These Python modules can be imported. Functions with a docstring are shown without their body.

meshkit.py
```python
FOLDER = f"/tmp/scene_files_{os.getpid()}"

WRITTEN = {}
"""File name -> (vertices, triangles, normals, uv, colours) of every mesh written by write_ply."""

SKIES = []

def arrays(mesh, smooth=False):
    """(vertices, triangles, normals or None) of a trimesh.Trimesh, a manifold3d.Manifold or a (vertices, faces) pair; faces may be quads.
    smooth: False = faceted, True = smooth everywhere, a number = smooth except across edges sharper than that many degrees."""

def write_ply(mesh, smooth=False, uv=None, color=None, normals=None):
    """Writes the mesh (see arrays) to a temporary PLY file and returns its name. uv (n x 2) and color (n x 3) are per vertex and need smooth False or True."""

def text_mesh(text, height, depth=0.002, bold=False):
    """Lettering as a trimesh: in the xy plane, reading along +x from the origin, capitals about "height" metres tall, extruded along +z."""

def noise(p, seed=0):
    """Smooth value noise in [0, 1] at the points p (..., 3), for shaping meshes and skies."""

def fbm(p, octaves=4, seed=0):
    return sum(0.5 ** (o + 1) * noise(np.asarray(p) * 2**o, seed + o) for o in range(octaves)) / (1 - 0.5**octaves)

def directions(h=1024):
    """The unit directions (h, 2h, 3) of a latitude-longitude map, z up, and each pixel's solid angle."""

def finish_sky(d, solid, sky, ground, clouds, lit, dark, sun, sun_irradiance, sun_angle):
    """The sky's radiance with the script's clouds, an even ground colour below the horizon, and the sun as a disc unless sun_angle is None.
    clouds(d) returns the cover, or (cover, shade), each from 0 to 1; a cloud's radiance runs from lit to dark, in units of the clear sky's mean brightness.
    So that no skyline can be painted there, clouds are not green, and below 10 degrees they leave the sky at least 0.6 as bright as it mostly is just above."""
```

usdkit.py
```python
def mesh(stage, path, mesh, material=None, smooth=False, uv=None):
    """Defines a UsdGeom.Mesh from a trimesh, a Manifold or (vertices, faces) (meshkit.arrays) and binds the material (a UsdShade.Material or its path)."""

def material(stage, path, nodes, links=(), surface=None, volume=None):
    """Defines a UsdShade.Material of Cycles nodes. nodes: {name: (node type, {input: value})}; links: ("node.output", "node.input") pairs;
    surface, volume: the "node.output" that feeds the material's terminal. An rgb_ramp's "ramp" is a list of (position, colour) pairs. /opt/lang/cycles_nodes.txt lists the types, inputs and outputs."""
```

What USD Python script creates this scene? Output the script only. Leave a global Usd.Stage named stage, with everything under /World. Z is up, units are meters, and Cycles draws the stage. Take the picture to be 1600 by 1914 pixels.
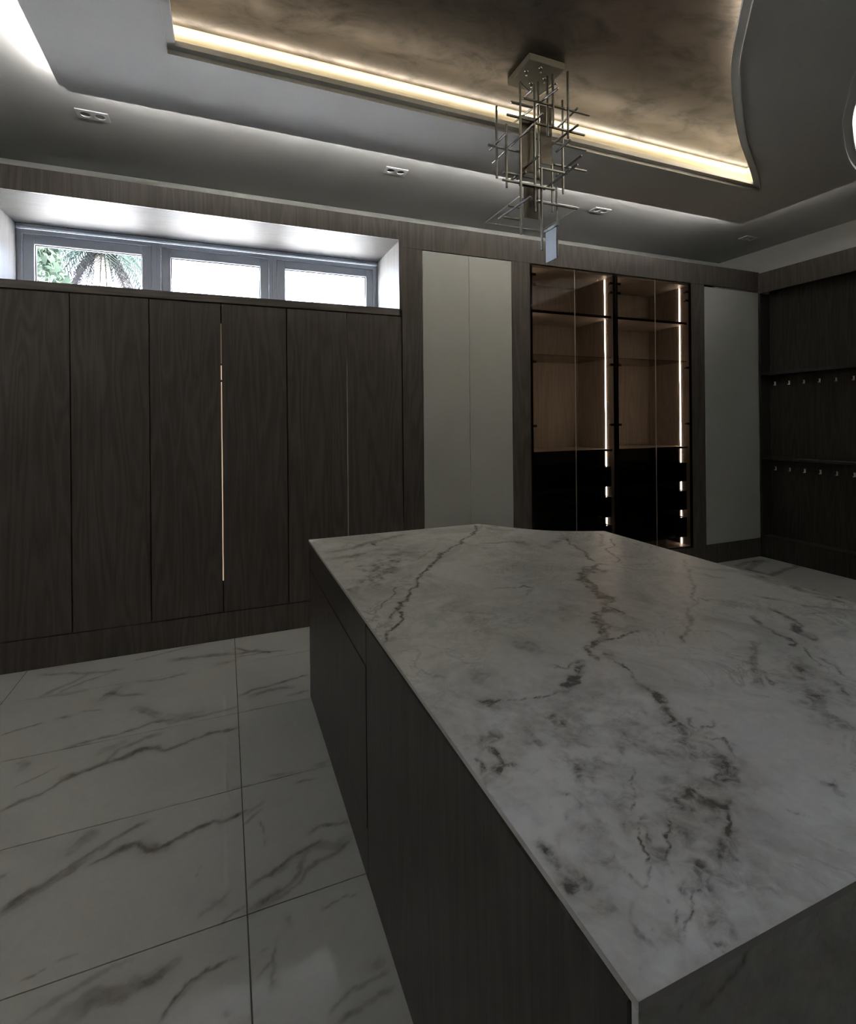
import math, random
import numpy as np
import trimesh
from shapely.geometry import Polygon, LineString, box as sbox, Point
from pxr import Usd, UsdGeom, UsdLux, UsdShade, Sdf, Gf, Vt
import usdkit, meshkit

stage = Usd.Stage.CreateInMemory()
UsdGeom.SetStageUpAxis(stage, 'Z')
UsdGeom.SetStageMetersPerUnit(stage, 1.0)
UsdGeom.Xform.Define(stage, '/World')
rng = random.Random(7)
nrg = np.random.default_rng(7)

# ------------------------------------------------------------------ camera, sky, exposure
EYE = 1.55
F_PX, PX, PY, ROLL, PAN = 952.0, 800.0, 786.0, math.radians(0.53), math.atan(380 / 952.0)
EXPOSURE = 0.65
SKY = 19.0
SUN = 150.0
SKY_COLOR = (0.84, 0.93, 1.2)
LED = dict(left=125.0, far=68.0, right=22.0, near=6.0, tray=11.0, curve=20.0, corner=10.0, curve_corner=32.0, rear=62.0, cabinet=24.0, wardrobe=0.38)

cam = UsdGeom.Camera.Define(stage, '/World/camera')
fwd = np.array([math.sin(PAN), math.cos(PAN), 0.0])
rgt = np.array([math.cos(PAN), -math.sin(PAN), 0.0])
upv = np.array([0.0, 0.0, 1.0])
cr = rgt * math.cos(ROLL) - upv * math.sin(ROLL)
cu = rgt * math.sin(ROLL) + upv * math.cos(ROLL)
m = Gf.Matrix4d(*[float(v) for v in (*cr, 0, *cu, 0, *(-fwd), 0, 0, 0, EYE, 1)])
cam.AddTransformOp().Set(m)
AP = 36.0
cam.CreateHorizontalApertureAttr(AP)
cam.CreateVerticalApertureAttr(AP * 1914 / 1600)
cam.CreateFocalLengthAttr(F_PX / 1600 * AP)
cam.CreateHorizontalApertureOffsetAttr((800 - PX) / 1600 * AP)
cam.CreateVerticalApertureOffsetAttr((PY - 957) / 1600 * AP)
cam.CreateClippingRangeAttr(Gf.Vec2f(0.05, 500))
cam.CreateExposureAttr(EXPOSURE)

dome = UsdLux.DomeLight.Define(stage, '/World/sky')
dome.CreateIntensityAttr(SKY)
dome.CreateColorAttr(Gf.Vec3f(*SKY_COLOR))

sun = UsdLux.DistantLight.Define(stage, '/World/sun')   # high, from behind the house: lights the garden, never enters
sun.CreateIntensityAttr(SUN)
sun.CreateAngleAttr(1.0)
sun.CreateNormalizeAttr(True)
sun.CreateColorAttr(Gf.Vec3f(1.0, 0.97, 1.0))
sv = np.array([0.50, -0.25, 0.83]); sv /= np.linalg.norm(sv)
sx = np.cross([0, 1.0, 0], sv); sx /= np.linalg.norm(sx)
sy = np.cross(sv, sx)
sun.AddTransformOp().Set(Gf.Matrix4d(*[float(v) for v in (*sx, 0, *sy, 0, *sv, 0, 0, 0, 20, 1)]))

# ------------------------------------------------------------------ helpers
USED = {}


def numbered(parent, name):
    k = (parent, name)
    n = USED.get(k, -1) + 1
    USED[k] = n
    return name if n == 0 else f'{name}_{n:03d}'


def path_of(parent):
    return '/World' if parent is None else str(parent.GetPath())


def tag(p, label=None, cat=None, group=None, kind=None):
    for k, v in (('label', label), ('category', cat), ('group', group), ('kind', kind)):
        if v is not None:
            p.SetCustomDataByKey(k, v)
    return p


def thing(name, label=None, cat=None, loc=(0, 0, 0), rz=0.0, group=None, kind=None):
    base = path_of(None)
    x = UsdGeom.Xform.Define(stage, base + '/' + numbered(base, name))
    x.AddTranslateOp().Set(Gf.Vec3d(*map(float, loc)))
    if rz:
        x.AddRotateZOp().Set(float(rz))
    return tag(x.GetPrim(), label, cat, group, kind)


def obj(name, mesh, mat, parent=None, smooth=False, label=None, kind=None, attr=None):
    base = path_of(parent)
    me = usdkit.mesh(stage, base + '/' + numbered(base, name), mesh, mat, smooth=smooth)
    if attr is not None:
        for k, v in attr.items():
            UsdGeom.PrimvarsAPI(me).CreatePrimvar(k, Sdf.ValueTypeNames.FloatArray, 'vertex').Set(Vt.FloatArray.FromNumpy(np.asarray(v, np.float32)))
    return tag(me.GetPrim(), label, None, None, kind)


def dup(root, loc, label=None, group=None, rz=0.0):
    was = root.GetCustomData()
    r = thing(root.GetName().rstrip('0123456789').rstrip('_') if root.GetName()[-3:].isdigit() else root.GetName(), label or was['label'], was['category'], loc, rz, group or was.get('group'))
    r.GetReferences().AddInternalReference(root.GetPath())
    r.SetInstanceable(True)
    return r


_cb = {}


def chamfer_faces():
    if 'f' not in _cb:
        pts = np.array([[sx * (1 - (k != 0) * .2), sy * (1 - (k != 1) * .2), sz * (1 - (k != 2) * .2)]
                        for sx in (-1, 1) for sy in (-1, 1) for sz in (-1, 1) for k in range(3)], float)
        h = trimesh.convex.convex_hull(pts)
        idx = [int(np.argmin(np.linalg.norm(pts - v, axis=1))) for v in h.vertices]
        _cb['f'] = np.array(idx)[h.faces]
    return _cb['f']


def bx(x0, x1, y0, y1, z0, z1, b=0.0015):
    """A box with small chamfered edges."""
    c = np.array([(x0 + x1) / 2, (y0 + y1) / 2, (z0 + z1) / 2])
    h = np.abs(np.array([x1 - x0, y1 - y0, z1 - z0]) / 2)
    b = min(b, h.min() * 0.45)
    v = np.array([[sx * (h[0] - b * (k != 0)), sy * (h[1] - b * (k != 1)), sz * (h[2] - b * (k != 2))]
                  for sx in (-1, 1) for sy in (-1, 1) for sz in (-1, 1) for k in range(3)])
    return trimesh.Trimesh(v + c, chamfer_faces(), process=False)


def cat(*ms):
    return trimesh.util.concatenate([m for m in ms])


def ext(poly, z0, z1):
    m = trimesh.creation.extrude_polygon(poly, z1 - z0, engine='earcut')
    m.apply_translation([0, 0, z0])
    return m


def bar(p, q, w, h=None, b=0.001):
    """A rectangular bar from p to q."""
    p, q = np.array(p, float), np.array(q, float)
    L = np.linalg.norm(q - p)
    h = h or w
    m = bx(-w / 2, w / 2, -h / 2, h / 2, 0, L, b)
    d = (q - p) / L
    a = np.array([0, 1.0, 0]) if abs(d[2]) > .9 else np.array([0, 0, 1.0])
    x = np.cross(a, d); x /= np.linalg.norm(x)
    y = np.cross(d, x)
    T = np.eye(4); T[:3, 0], T[:3, 1], T[:3, 2], T[:3, 3] = x, y, d, p
    m.apply_transform(T)
    return m


def lathe(profile, n=24, at=(0, 0, 0)):
    m = trimesh.creation.revolve(np.array(profile, float), sections=n)
    m.apply_translation(at)
    return m


def tube(points, r, n=8):
    """A round tube along points."""
    P = np.array(points, float)
    T = np.gradient(P, axis=0); T /= np.linalg.norm(T, axis=1)[:, None]
    a = np.array([0.3, 0.9, 0.2])
    V, Fc = [], []
    for i, (p, t) in enumerate(zip(P, T)):
        x = np.cross(a, t); x /= np.linalg.norm(x); y = np.cross(t, x)
        rr = r[i] if np.ndim(r) else r
        for k in range(n):
            g = 2 * math.pi * k / n
            V.append(p + rr * (math.cos(g) * x + math.sin(g) * y))
    for i in range(len(P) - 1):
        for k in range(n):
            a0, a1, b0, b1 = i * n + k, i * n + (k + 1) % n, (i + 1) * n + k, (i + 1) * n + (k + 1) % n
            Fc += [[a0, a1, b1], [a0, b1, b0]]
    c0, c1 = len(V), len(V) + 1
    V += [P[0], P[-1]]
    e = (len(P) - 1) * n
    for k in range(n):
        Fc += [[c0, (k + 1) % n, k], [c1, e + k, e + (k + 1) % n]]
    return trimesh.Trimesh(np.array(V), np.array(Fc), process=False)


# ------------------------------------------------------------------ materials
def mat(name, nodes, links=(), surface=None):
    return usdkit.material(stage, '/World/Looks/' + name, nodes, links, surface=surface)


def plain(name, color, rough=0.5, metal=0.0, spec=0.5, vary=0.0, scale=6.0, bump=0.0, bscale=200.0):
    nodes = {'p': ('principled_bsdf', {'base_color': color, 'roughness': rough, 'metallic': metal, 'specular_ior_level': spec})}
    links = []
    if vary:
        nodes['g'] = ('geometry', {})
        nodes['n'] = ('noise_texture', {'scale': scale, 'detail': 4.0})
        nodes['r'] = ('rgb_ramp', {'ramp': [(0.25, tuple(c * (1 - vary) for c in color)), (0.75, tuple(min(1, c * (1 + vary)) for c in color))]})
        links += [('g.position', 'n.vector'), ('n.fac', 'r.fac'), ('r.color', 'p.base_color')]
    if bump:
        nodes['g2'] = ('geometry', {})
        nodes['n2'] = ('noise_texture', {'scale': bscale, 'detail': 3.0})
        nodes['b'] = ('bump', {'strength': bump, 'distance': 0.002})
        links += [('g2.position', 'n2.vector'), ('n2.fac', 'b.height'), ('b.normal', 'p.normal')]
    return mat(name, nodes, links, 'p.BSDF')


def wood(name, dark, light, axis=2, rough=0.42, seed=0.0, bump=0.25, spec=0.22):
    """Oak veneer: fine pores and broad cathedral figure, stretched along one axis."""
    fine = [230.0, 230.0, 230.0]; fine[axis] = 4.5
    broad = [8.0, 8.0, 8.0]; broad[axis] = 0.75
    nodes = {
        'g': ('geometry', {}),
        'mf': ('mapping', {'scale': tuple(fine), 'location': (seed, seed * .7, seed * .3)}),
        'nf': ('noise_texture', {'scale': 1.0, 'detail': 5.0, 'roughness': 0.6}),
        'mb': ('mapping', {'scale': tuple(broad), 'location': (seed * 2, seed, seed)}),
        'nb': ('noise_texture', {'scale': 1.0, 'detail': 2.0, 'roughness': 0.4, 'distortion': 0.35}),
        'k': ('math', {'math_type': 'multiply', 'value2': 16.0}),
        'w': ('math', {'math_type': 'pingpong', 'value2': 1.0}),
        's': ('math', {'math_type': 'multiply', 'value2': 0.26}),
        's2': ('math', {'math_type': 'multiply', 'value2': 0.66}),
        'a': ('math', {'math_type': 'add'}),
        'r': ('rgb_ramp', {'ramp': [(0.2, dark), (0.75, light)]}),
        'b': ('bump', {'strength': bump, 'distance': 0.001}),
        'p': ('principled_bsdf', {'roughness': rough, 'specular_ior_level': spec}),
    }
    links = [('g.position', 'mf.vector'), ('mf.vector', 'nf.vector'), ('g.position', 'mb.vector'), ('mb.vector', 'nb.vector'),
             ('nb.fac', 'k.value1'), ('k.value', 'w.value1'), ('w.value', 's.value1'), ('nf.fac', 's2.value1'),
             ('s.value', 'a.value1'), ('s2.value', 'a.value2'), ('a.value', 'r.fac'), ('r.color', 'p.base_color'),
             ('nf.fac', 'b.height'), ('b.normal', 'p.normal')]
    return mat(name, nodes, links, 'p.BSDF')


def glow(name, color, strength):
    return mat(name, {'e': ('emission', {'color': color, 'strength': strength})}, [], 'e.emission')


def pane(name, tint, base=0.008):
    """Thin clear sheet: passes light straight, mirrors more at grazing angles (alike from both sides)."""
    return mat(name, {'t': ('transparent_bsdf', {'color': tint}), 'g': ('glossy_bsdf', {'color': (1, 1, 1), 'roughness': 0.0}),
                      'f': ('layer_weight', {'blend': 0.5}), 'pw': ('math', {'math_type': 'power', 'value2': 5.0}),
                      'ma': ('math', {'math_type': 'multiply_add', 'value2': 0.5, 'value3': base}), 'm': ('mix_closure', {})},
               [('f.facing', 'pw.value1'), ('pw.value', 'ma.value1'), ('ma.value', 'm.fac'), ('t.BSDF', 'm.closure1'), ('g.BSDF', 'm.closure2')], 'm.closure')


def marble(name, base, base2, vein, rough, cloud=2.2, spec=0.5, fine=0.5, hair=0.0, mottle=0.05):
    """Stone whose veins come from the mesh's own vein attribute, with clouding, fine mottling and hairlines from noise."""
    nodes = {
        'g': ('geometry', {}),
        'n1': ('noise_texture', {'scale': cloud, 'detail': 8.0, 'roughness': 0.66, 'distortion': 0.8}),
        'r1': ('rgb_ramp', {'ramp': [(0.32, base2), (0.53, base)]}),
        'n2': ('noise_texture', {'scale': 30.0, 'detail': 7.0, 'roughness': 0.68, 'distortion': 0.8}),
        'm2': ('map_range', {'from_min': 0.3, 'from_max': 0.7, 'to_min': 1.0 - fine, 'to_max': 1.0 + fine * 0.8}),
        'at': ('attribute', {'attribute': 'vein'}),
        'k': ('math', {'math_type': 'multiply', 'use_clamp': True}),
        'n3': ('noise_texture', {'scale': 5.0, 'detail': 3.0}),
        'rv': ('rgb_ramp', {'ramp': [(0.35, vein), (0.65, tuple(c * f for c, f in zip(vein, (1.3, 1.15, 1.0))))]}),
        'mx': ('mix', {'mix_type': 'mix'}),
        'mm': ('mix', {'mix_type': 'multiply', 'fac': 1.0}),
        'rm': ('rgb_ramp', {'ramp': [(0.3, (1 - mottle,) * 3), (0.6, (1.0, 1.0, 1.0))]}),
        'p': ('principled_bsdf', {'roughness': rough, 'specular_ior_level': spec}),
    }
    links = [('g.position', 'n1.vector'), ('g.position', 'n2.vector'), ('g.position', 'n3.vector'), ('n1.fac', 'r1.fac'),
             ('n2.fac', 'm2.value'), ('at.fac', 'k.value1'), ('m2.result', 'k.value2'),
             ('r1.color', 'mm.color1'), ('n2.fac', 'rm.fac'), ('rm.color', 'mm.color2'), ('mm.color', 'mx.color1'), ('n3.fac', 'rv.fac'), ('rv.color', 'mx.color2'), ('mx.color', 'p.base_color')]
    if hair:
        nodes |= {
            'n4': ('noise_texture', {'scale': 4.5, 'detail': 8.0, 'roughness': 0.62, 'distortion': 1.4}),
            's4': ('math', {'math_type': 'subtract', 'value2': 0.5}), 'a4': ('math', {'math_type': 'absolute'}),
            'r4': ('map_range', {'from_min': 0.0, 'from_max': 0.03, 'to_min': hair, 'to_max': 0.0, 'clamp': True}),
            'n5': ('noise_texture', {'scale': 2.6, 'detail': 4.0}),
            'r5': ('map_range', {'from_min': 0.42, 'from_max': 0.66, 'to_min': 0.0, 'to_max': 1.0, 'clamp': True}),
            'h': ('math', {'math_type': 'multiply'}), 'mxm': ('math', {'math_type': 'maximum'}),
        }
        links += [('g.position', 'n4.vector'), ('n4.fac', 's4.value1'), ('s4.value', 'a4.value1'), ('a4.value', 'r4.value'), ('g.position', 'n5.vector'),
                  ('n5.fac', 'r5.value'), ('r4.result', 'h.value1'), ('r5.result', 'h.value2'), ('h.value', 'mxm.value1'), ('k.value', 'mxm.value2'), ('mxm.value', 'mx.fac')]
    else:
        links += [('k.value', 'mx.fac')]
    return mat(name, nodes, links, 'p.BSDF')


def plaster_metallic(name):
    """Brown trowelled metallic plaster with swirling strokes."""
    nodes = {
        'g': ('geometry', {}),
        'mp': ('mapping', {'rotation': (0, 0, 0.9), 'scale': (2.2, 4.0, 3.0)}),
        'n': ('noise_texture', {'scale': 1.5, 'detail': 9.0, 'roughness': 0.68, 'distortion': 0.5}),
        'r': ('rgb_ramp', {'ramp': [(0.34, (0.036, 0.031, 0.029)), (0.66, (0.125, 0.108, 0.100))]}),
        'rr': ('map_range', {'from_min': 0.3, 'from_max': 0.7, 'to_min': 0.44, 'to_max': 0.30}),
        'b': ('bump', {'strength': 0.1, 'distance': 0.003}),
        'p': ('principled_bsdf', {'metallic': 0.7}),
    }
    links = [('g.position', 'mp.vector'), ('mp.vector', 'n.vector'), ('n.fac', 'r.fac'), ('r.color', 'p.base_color'),
             ('n.fac', 'rr.value'), ('rr.result', 'p.roughness'), ('n.fac', 'b.height'), ('b.normal', 'p.normal')]
    return mat(name, nodes, links, 'p.BSDF')


def cove_gold(name):
    nodes = {
        'g': ('geometry', {}),
        'mp': ('mapping', {'scale': (1.5, 1.5, 40.0)}),
        'n': ('noise_texture', {'scale': 1.4, 'detail': 5.0, 'roughness': 0.6, 'distortion': 0.4}),
        'r': ('rgb_ramp', {'ramp': [(0.3, (0.46, 0.40, 0.28)), (0.7, (0.66, 0.59, 0.44))]}),
        'p': ('principled_bsdf', {'roughness': 0.5}),
    }
    return mat(name, nodes, [('g.position', 'mp.vector'), ('mp.vector', 'n.vector'), ('n.fac', 'r.fac'), ('r.color', 'p.base_color')], 'p.BSDF')


M = {}
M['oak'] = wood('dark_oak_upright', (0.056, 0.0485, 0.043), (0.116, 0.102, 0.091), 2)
M['oak_flat'] = wood('dark_oak_level', (0.056, 0.0485, 0.043), (0.116, 0.102, 0.091), 0, rough=0.36, seed=3.1)
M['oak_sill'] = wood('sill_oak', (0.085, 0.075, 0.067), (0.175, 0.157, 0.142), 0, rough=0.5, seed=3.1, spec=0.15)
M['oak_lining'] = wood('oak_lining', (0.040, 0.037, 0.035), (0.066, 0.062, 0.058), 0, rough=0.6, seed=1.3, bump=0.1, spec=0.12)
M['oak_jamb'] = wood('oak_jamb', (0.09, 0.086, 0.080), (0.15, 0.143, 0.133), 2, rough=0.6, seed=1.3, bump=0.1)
M['oak_island'] = wood('island_oak', (0.027, 0.0225, 0.0195), (0.072, 0.061, 0.053), 2, rough=0.36, seed=5.0)
M['oak_inside'] = wood('cabinet_interior', (0.20, 0.165, 0.13), (0.32, 0.27, 0.22), 2, rough=0.5, seed=8.0)
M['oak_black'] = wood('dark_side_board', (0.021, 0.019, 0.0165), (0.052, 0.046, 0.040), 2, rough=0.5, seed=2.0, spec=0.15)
M['white_lacquer'] = plain('grey_white_lacquer', (0.50, 0.515, 0.49), 0.42, vary=0.03, scale=3.0)
M['ceiling'] = plain('ceiling_paint', (0.60, 0.60, 0.585), 0.9, spec=0.15, vary=0.02, scale=2.0)
M['wall'] = plain('wall_paint', (0.60, 0.60, 0.57), 0.8, vary=0.02)
M['tray'] = plaster_metallic('brown_metallic_plaster')
M['cove'] = cove_gold('gold_cove_plaster')
M['black'] = plain('black_glass_front', (0.006, 0.006, 0.006), 0.12)
M['blackmetal'] = plain('black_metal', (0.012, 0.012, 0.012), 0.4, metal=0.2)
M['gap'] = plain('dark_core', (0.012, 0.011, 0.010), 0.8)
M['chrome'] = plain('polished_chrome', (0.75, 0.75, 0.75), 0.12, metal=1.0)
M['hook'] = plain('bright_hook_metal', (0.72, 0.72, 0.72), 0.3, metal=0.35)
M['steel'] = plain('brushed_nickel_rod', (0.17, 0.17, 0.165), 0.4, metal=0.9, vary=0.1, scale=30)
M['plate'] = plain('dark_bronze_plate', (0.06, 0.056, 0.050), 0.45, metal=0.6, vary=0.1, scale=20)
M['plate_pale'] = plain('pale_metal_plate', (0.15, 0.155, 0.15), 0.55, metal=0.2)  # lighter copy of the plate metal: window light on this plate painted in
M['canopy'] = plain('grey_canopy', (0.14, 0.14, 0.13), 0.7, spec=0.15)
M['alu'] = plain('grey_aluminium_frame', (0.52, 0.56, 0.61), 0.55, spec=0.3)
M['gasket'] = plain('dark_gasket', (0.05, 0.05, 0.055), 0.6)
M['fitting'] = plain('downlight_plate', (0.82, 0.82, 0.82), 0.45)
M['cup'] = plain('downlight_cup', (0.45, 0.45, 0.45), 0.4)
M['grout'] = plain('grey_grout', (0.16, 0.152, 0.14), 0.8)
M['tile'] = marble('veined_floor_tile', (0.775, 0.785, 0.765), (0.725, 0.735, 0.715), (0.16, 0.150, 0.14), 0.02, cloud=1.1, spec=1.0, fine=0.2)
M['stone'] = marble('veined_island_stone', (0.77, 0.78, 0.75), (0.50, 0.505, 0.475), (0.085, 0.080, 0.072), 0.36, cloud=3.2, spec=0.4, fine=0.9, hair=0.45, mottle=0.13)
M['stone_edge'] = plain('stone_edge', (0.60, 0.59, 0.57), 0.4, vary=0.05)
M['pane'] = pane('window_glass', (0.96, 0.98, 0.98))
M['tinted'] = pane('bronze_tinted_glass', (0.58, 0.55, 0.51))
M['shelfglass'] = pane('grey_shelf_glass', (0.72, 0.70, 0.66))
M['glassedge'] = plain('polished_glass_edge', (0.34, 0.31, 0.27), 0.3)
M['led_left'] = glow('led_neutral_left', (1.0, 0.975, 0.93), LED['left'])
M['led_far'] = glow('led_neutral_far', (1.0, 0.975, 0.93), LED['far'])
M['led_right'] = glow('led_neutral_right', (1.0, 0.95, 0.86), LED['right'])
M['led_near'] = glow('led_neutral_near', (1.0, 0.95, 0.86), LED['near'])
M['led_tray'] = glow('led_warm_tray', (1.0, 0.87, 0.66), LED['tray'])
M['led_curve'] = glow('led_warm_curve', (1.0, 0.88, 0.68), LED['curve'])
M['led_curve_corner'] = glow('led_warm_curve_corner', (1.0, 0.89, 0.70), LED['curve_corner'])
M['led_corner'] = glow('led_warm_corner', (1.0, 0.90, 0.72), LED['corner'])
M['led_rear'] = glow('led_white_rear', (1.0, 0.98, 0.93), LED['rear'])
M['led_cab'] = glow('led_cabinet', (1.0, 0.86, 0.77), LED['cabinet'])
M['led_dim'] = glow('led_wardrobe_dim', (1.0, 0.74, 0.54), 0.07)  # reflected light above the wardrobe bar, given a weak emission of its own
M['led_ward'] = glow('led_wardrobe', (1.0, 0.72, 0.50), LED['wardrobe'])
M['bark'] = plain('tree_bark', (0.22, 0.18, 0.14), 0.9, vary=0.3, scale=10)


def leaf(name, c):
    return mat(name, {'d': ('diffuse_bsdf', {'color': c}), 't': ('translucent_bsdf', {'color': tuple(min(1, v * 1.2) for v in c)}), 'm': ('mix_closure', {'fac': 0.4})},
               [('d.BSDF', 'm.closure1'), ('t.BSDF', 'm.closure2')], 'm.closure')


M['leaf'] = leaf('broad_leaf', (0.0085, 0.012, 0.0085))
M['frond'] = leaf('palm_leaf', (0.0055, 0.0075, 0.0065))
M['husk'] = leaf('dry_palm_leaf', (0.0095, 0.009, 0.0088))
M['render'] = plain('white_render', (0.11, 0.113, 0.12), 0.9, vary=0.03)
M['render_grey'] = plain('grey_render', (0.055, 0.061, 0.07), 0.9, vary=0.05)
M['soil'] = plain('garden_ground', (0.34, 0.33, 0.30), 0.95, vary=0.2)

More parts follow.
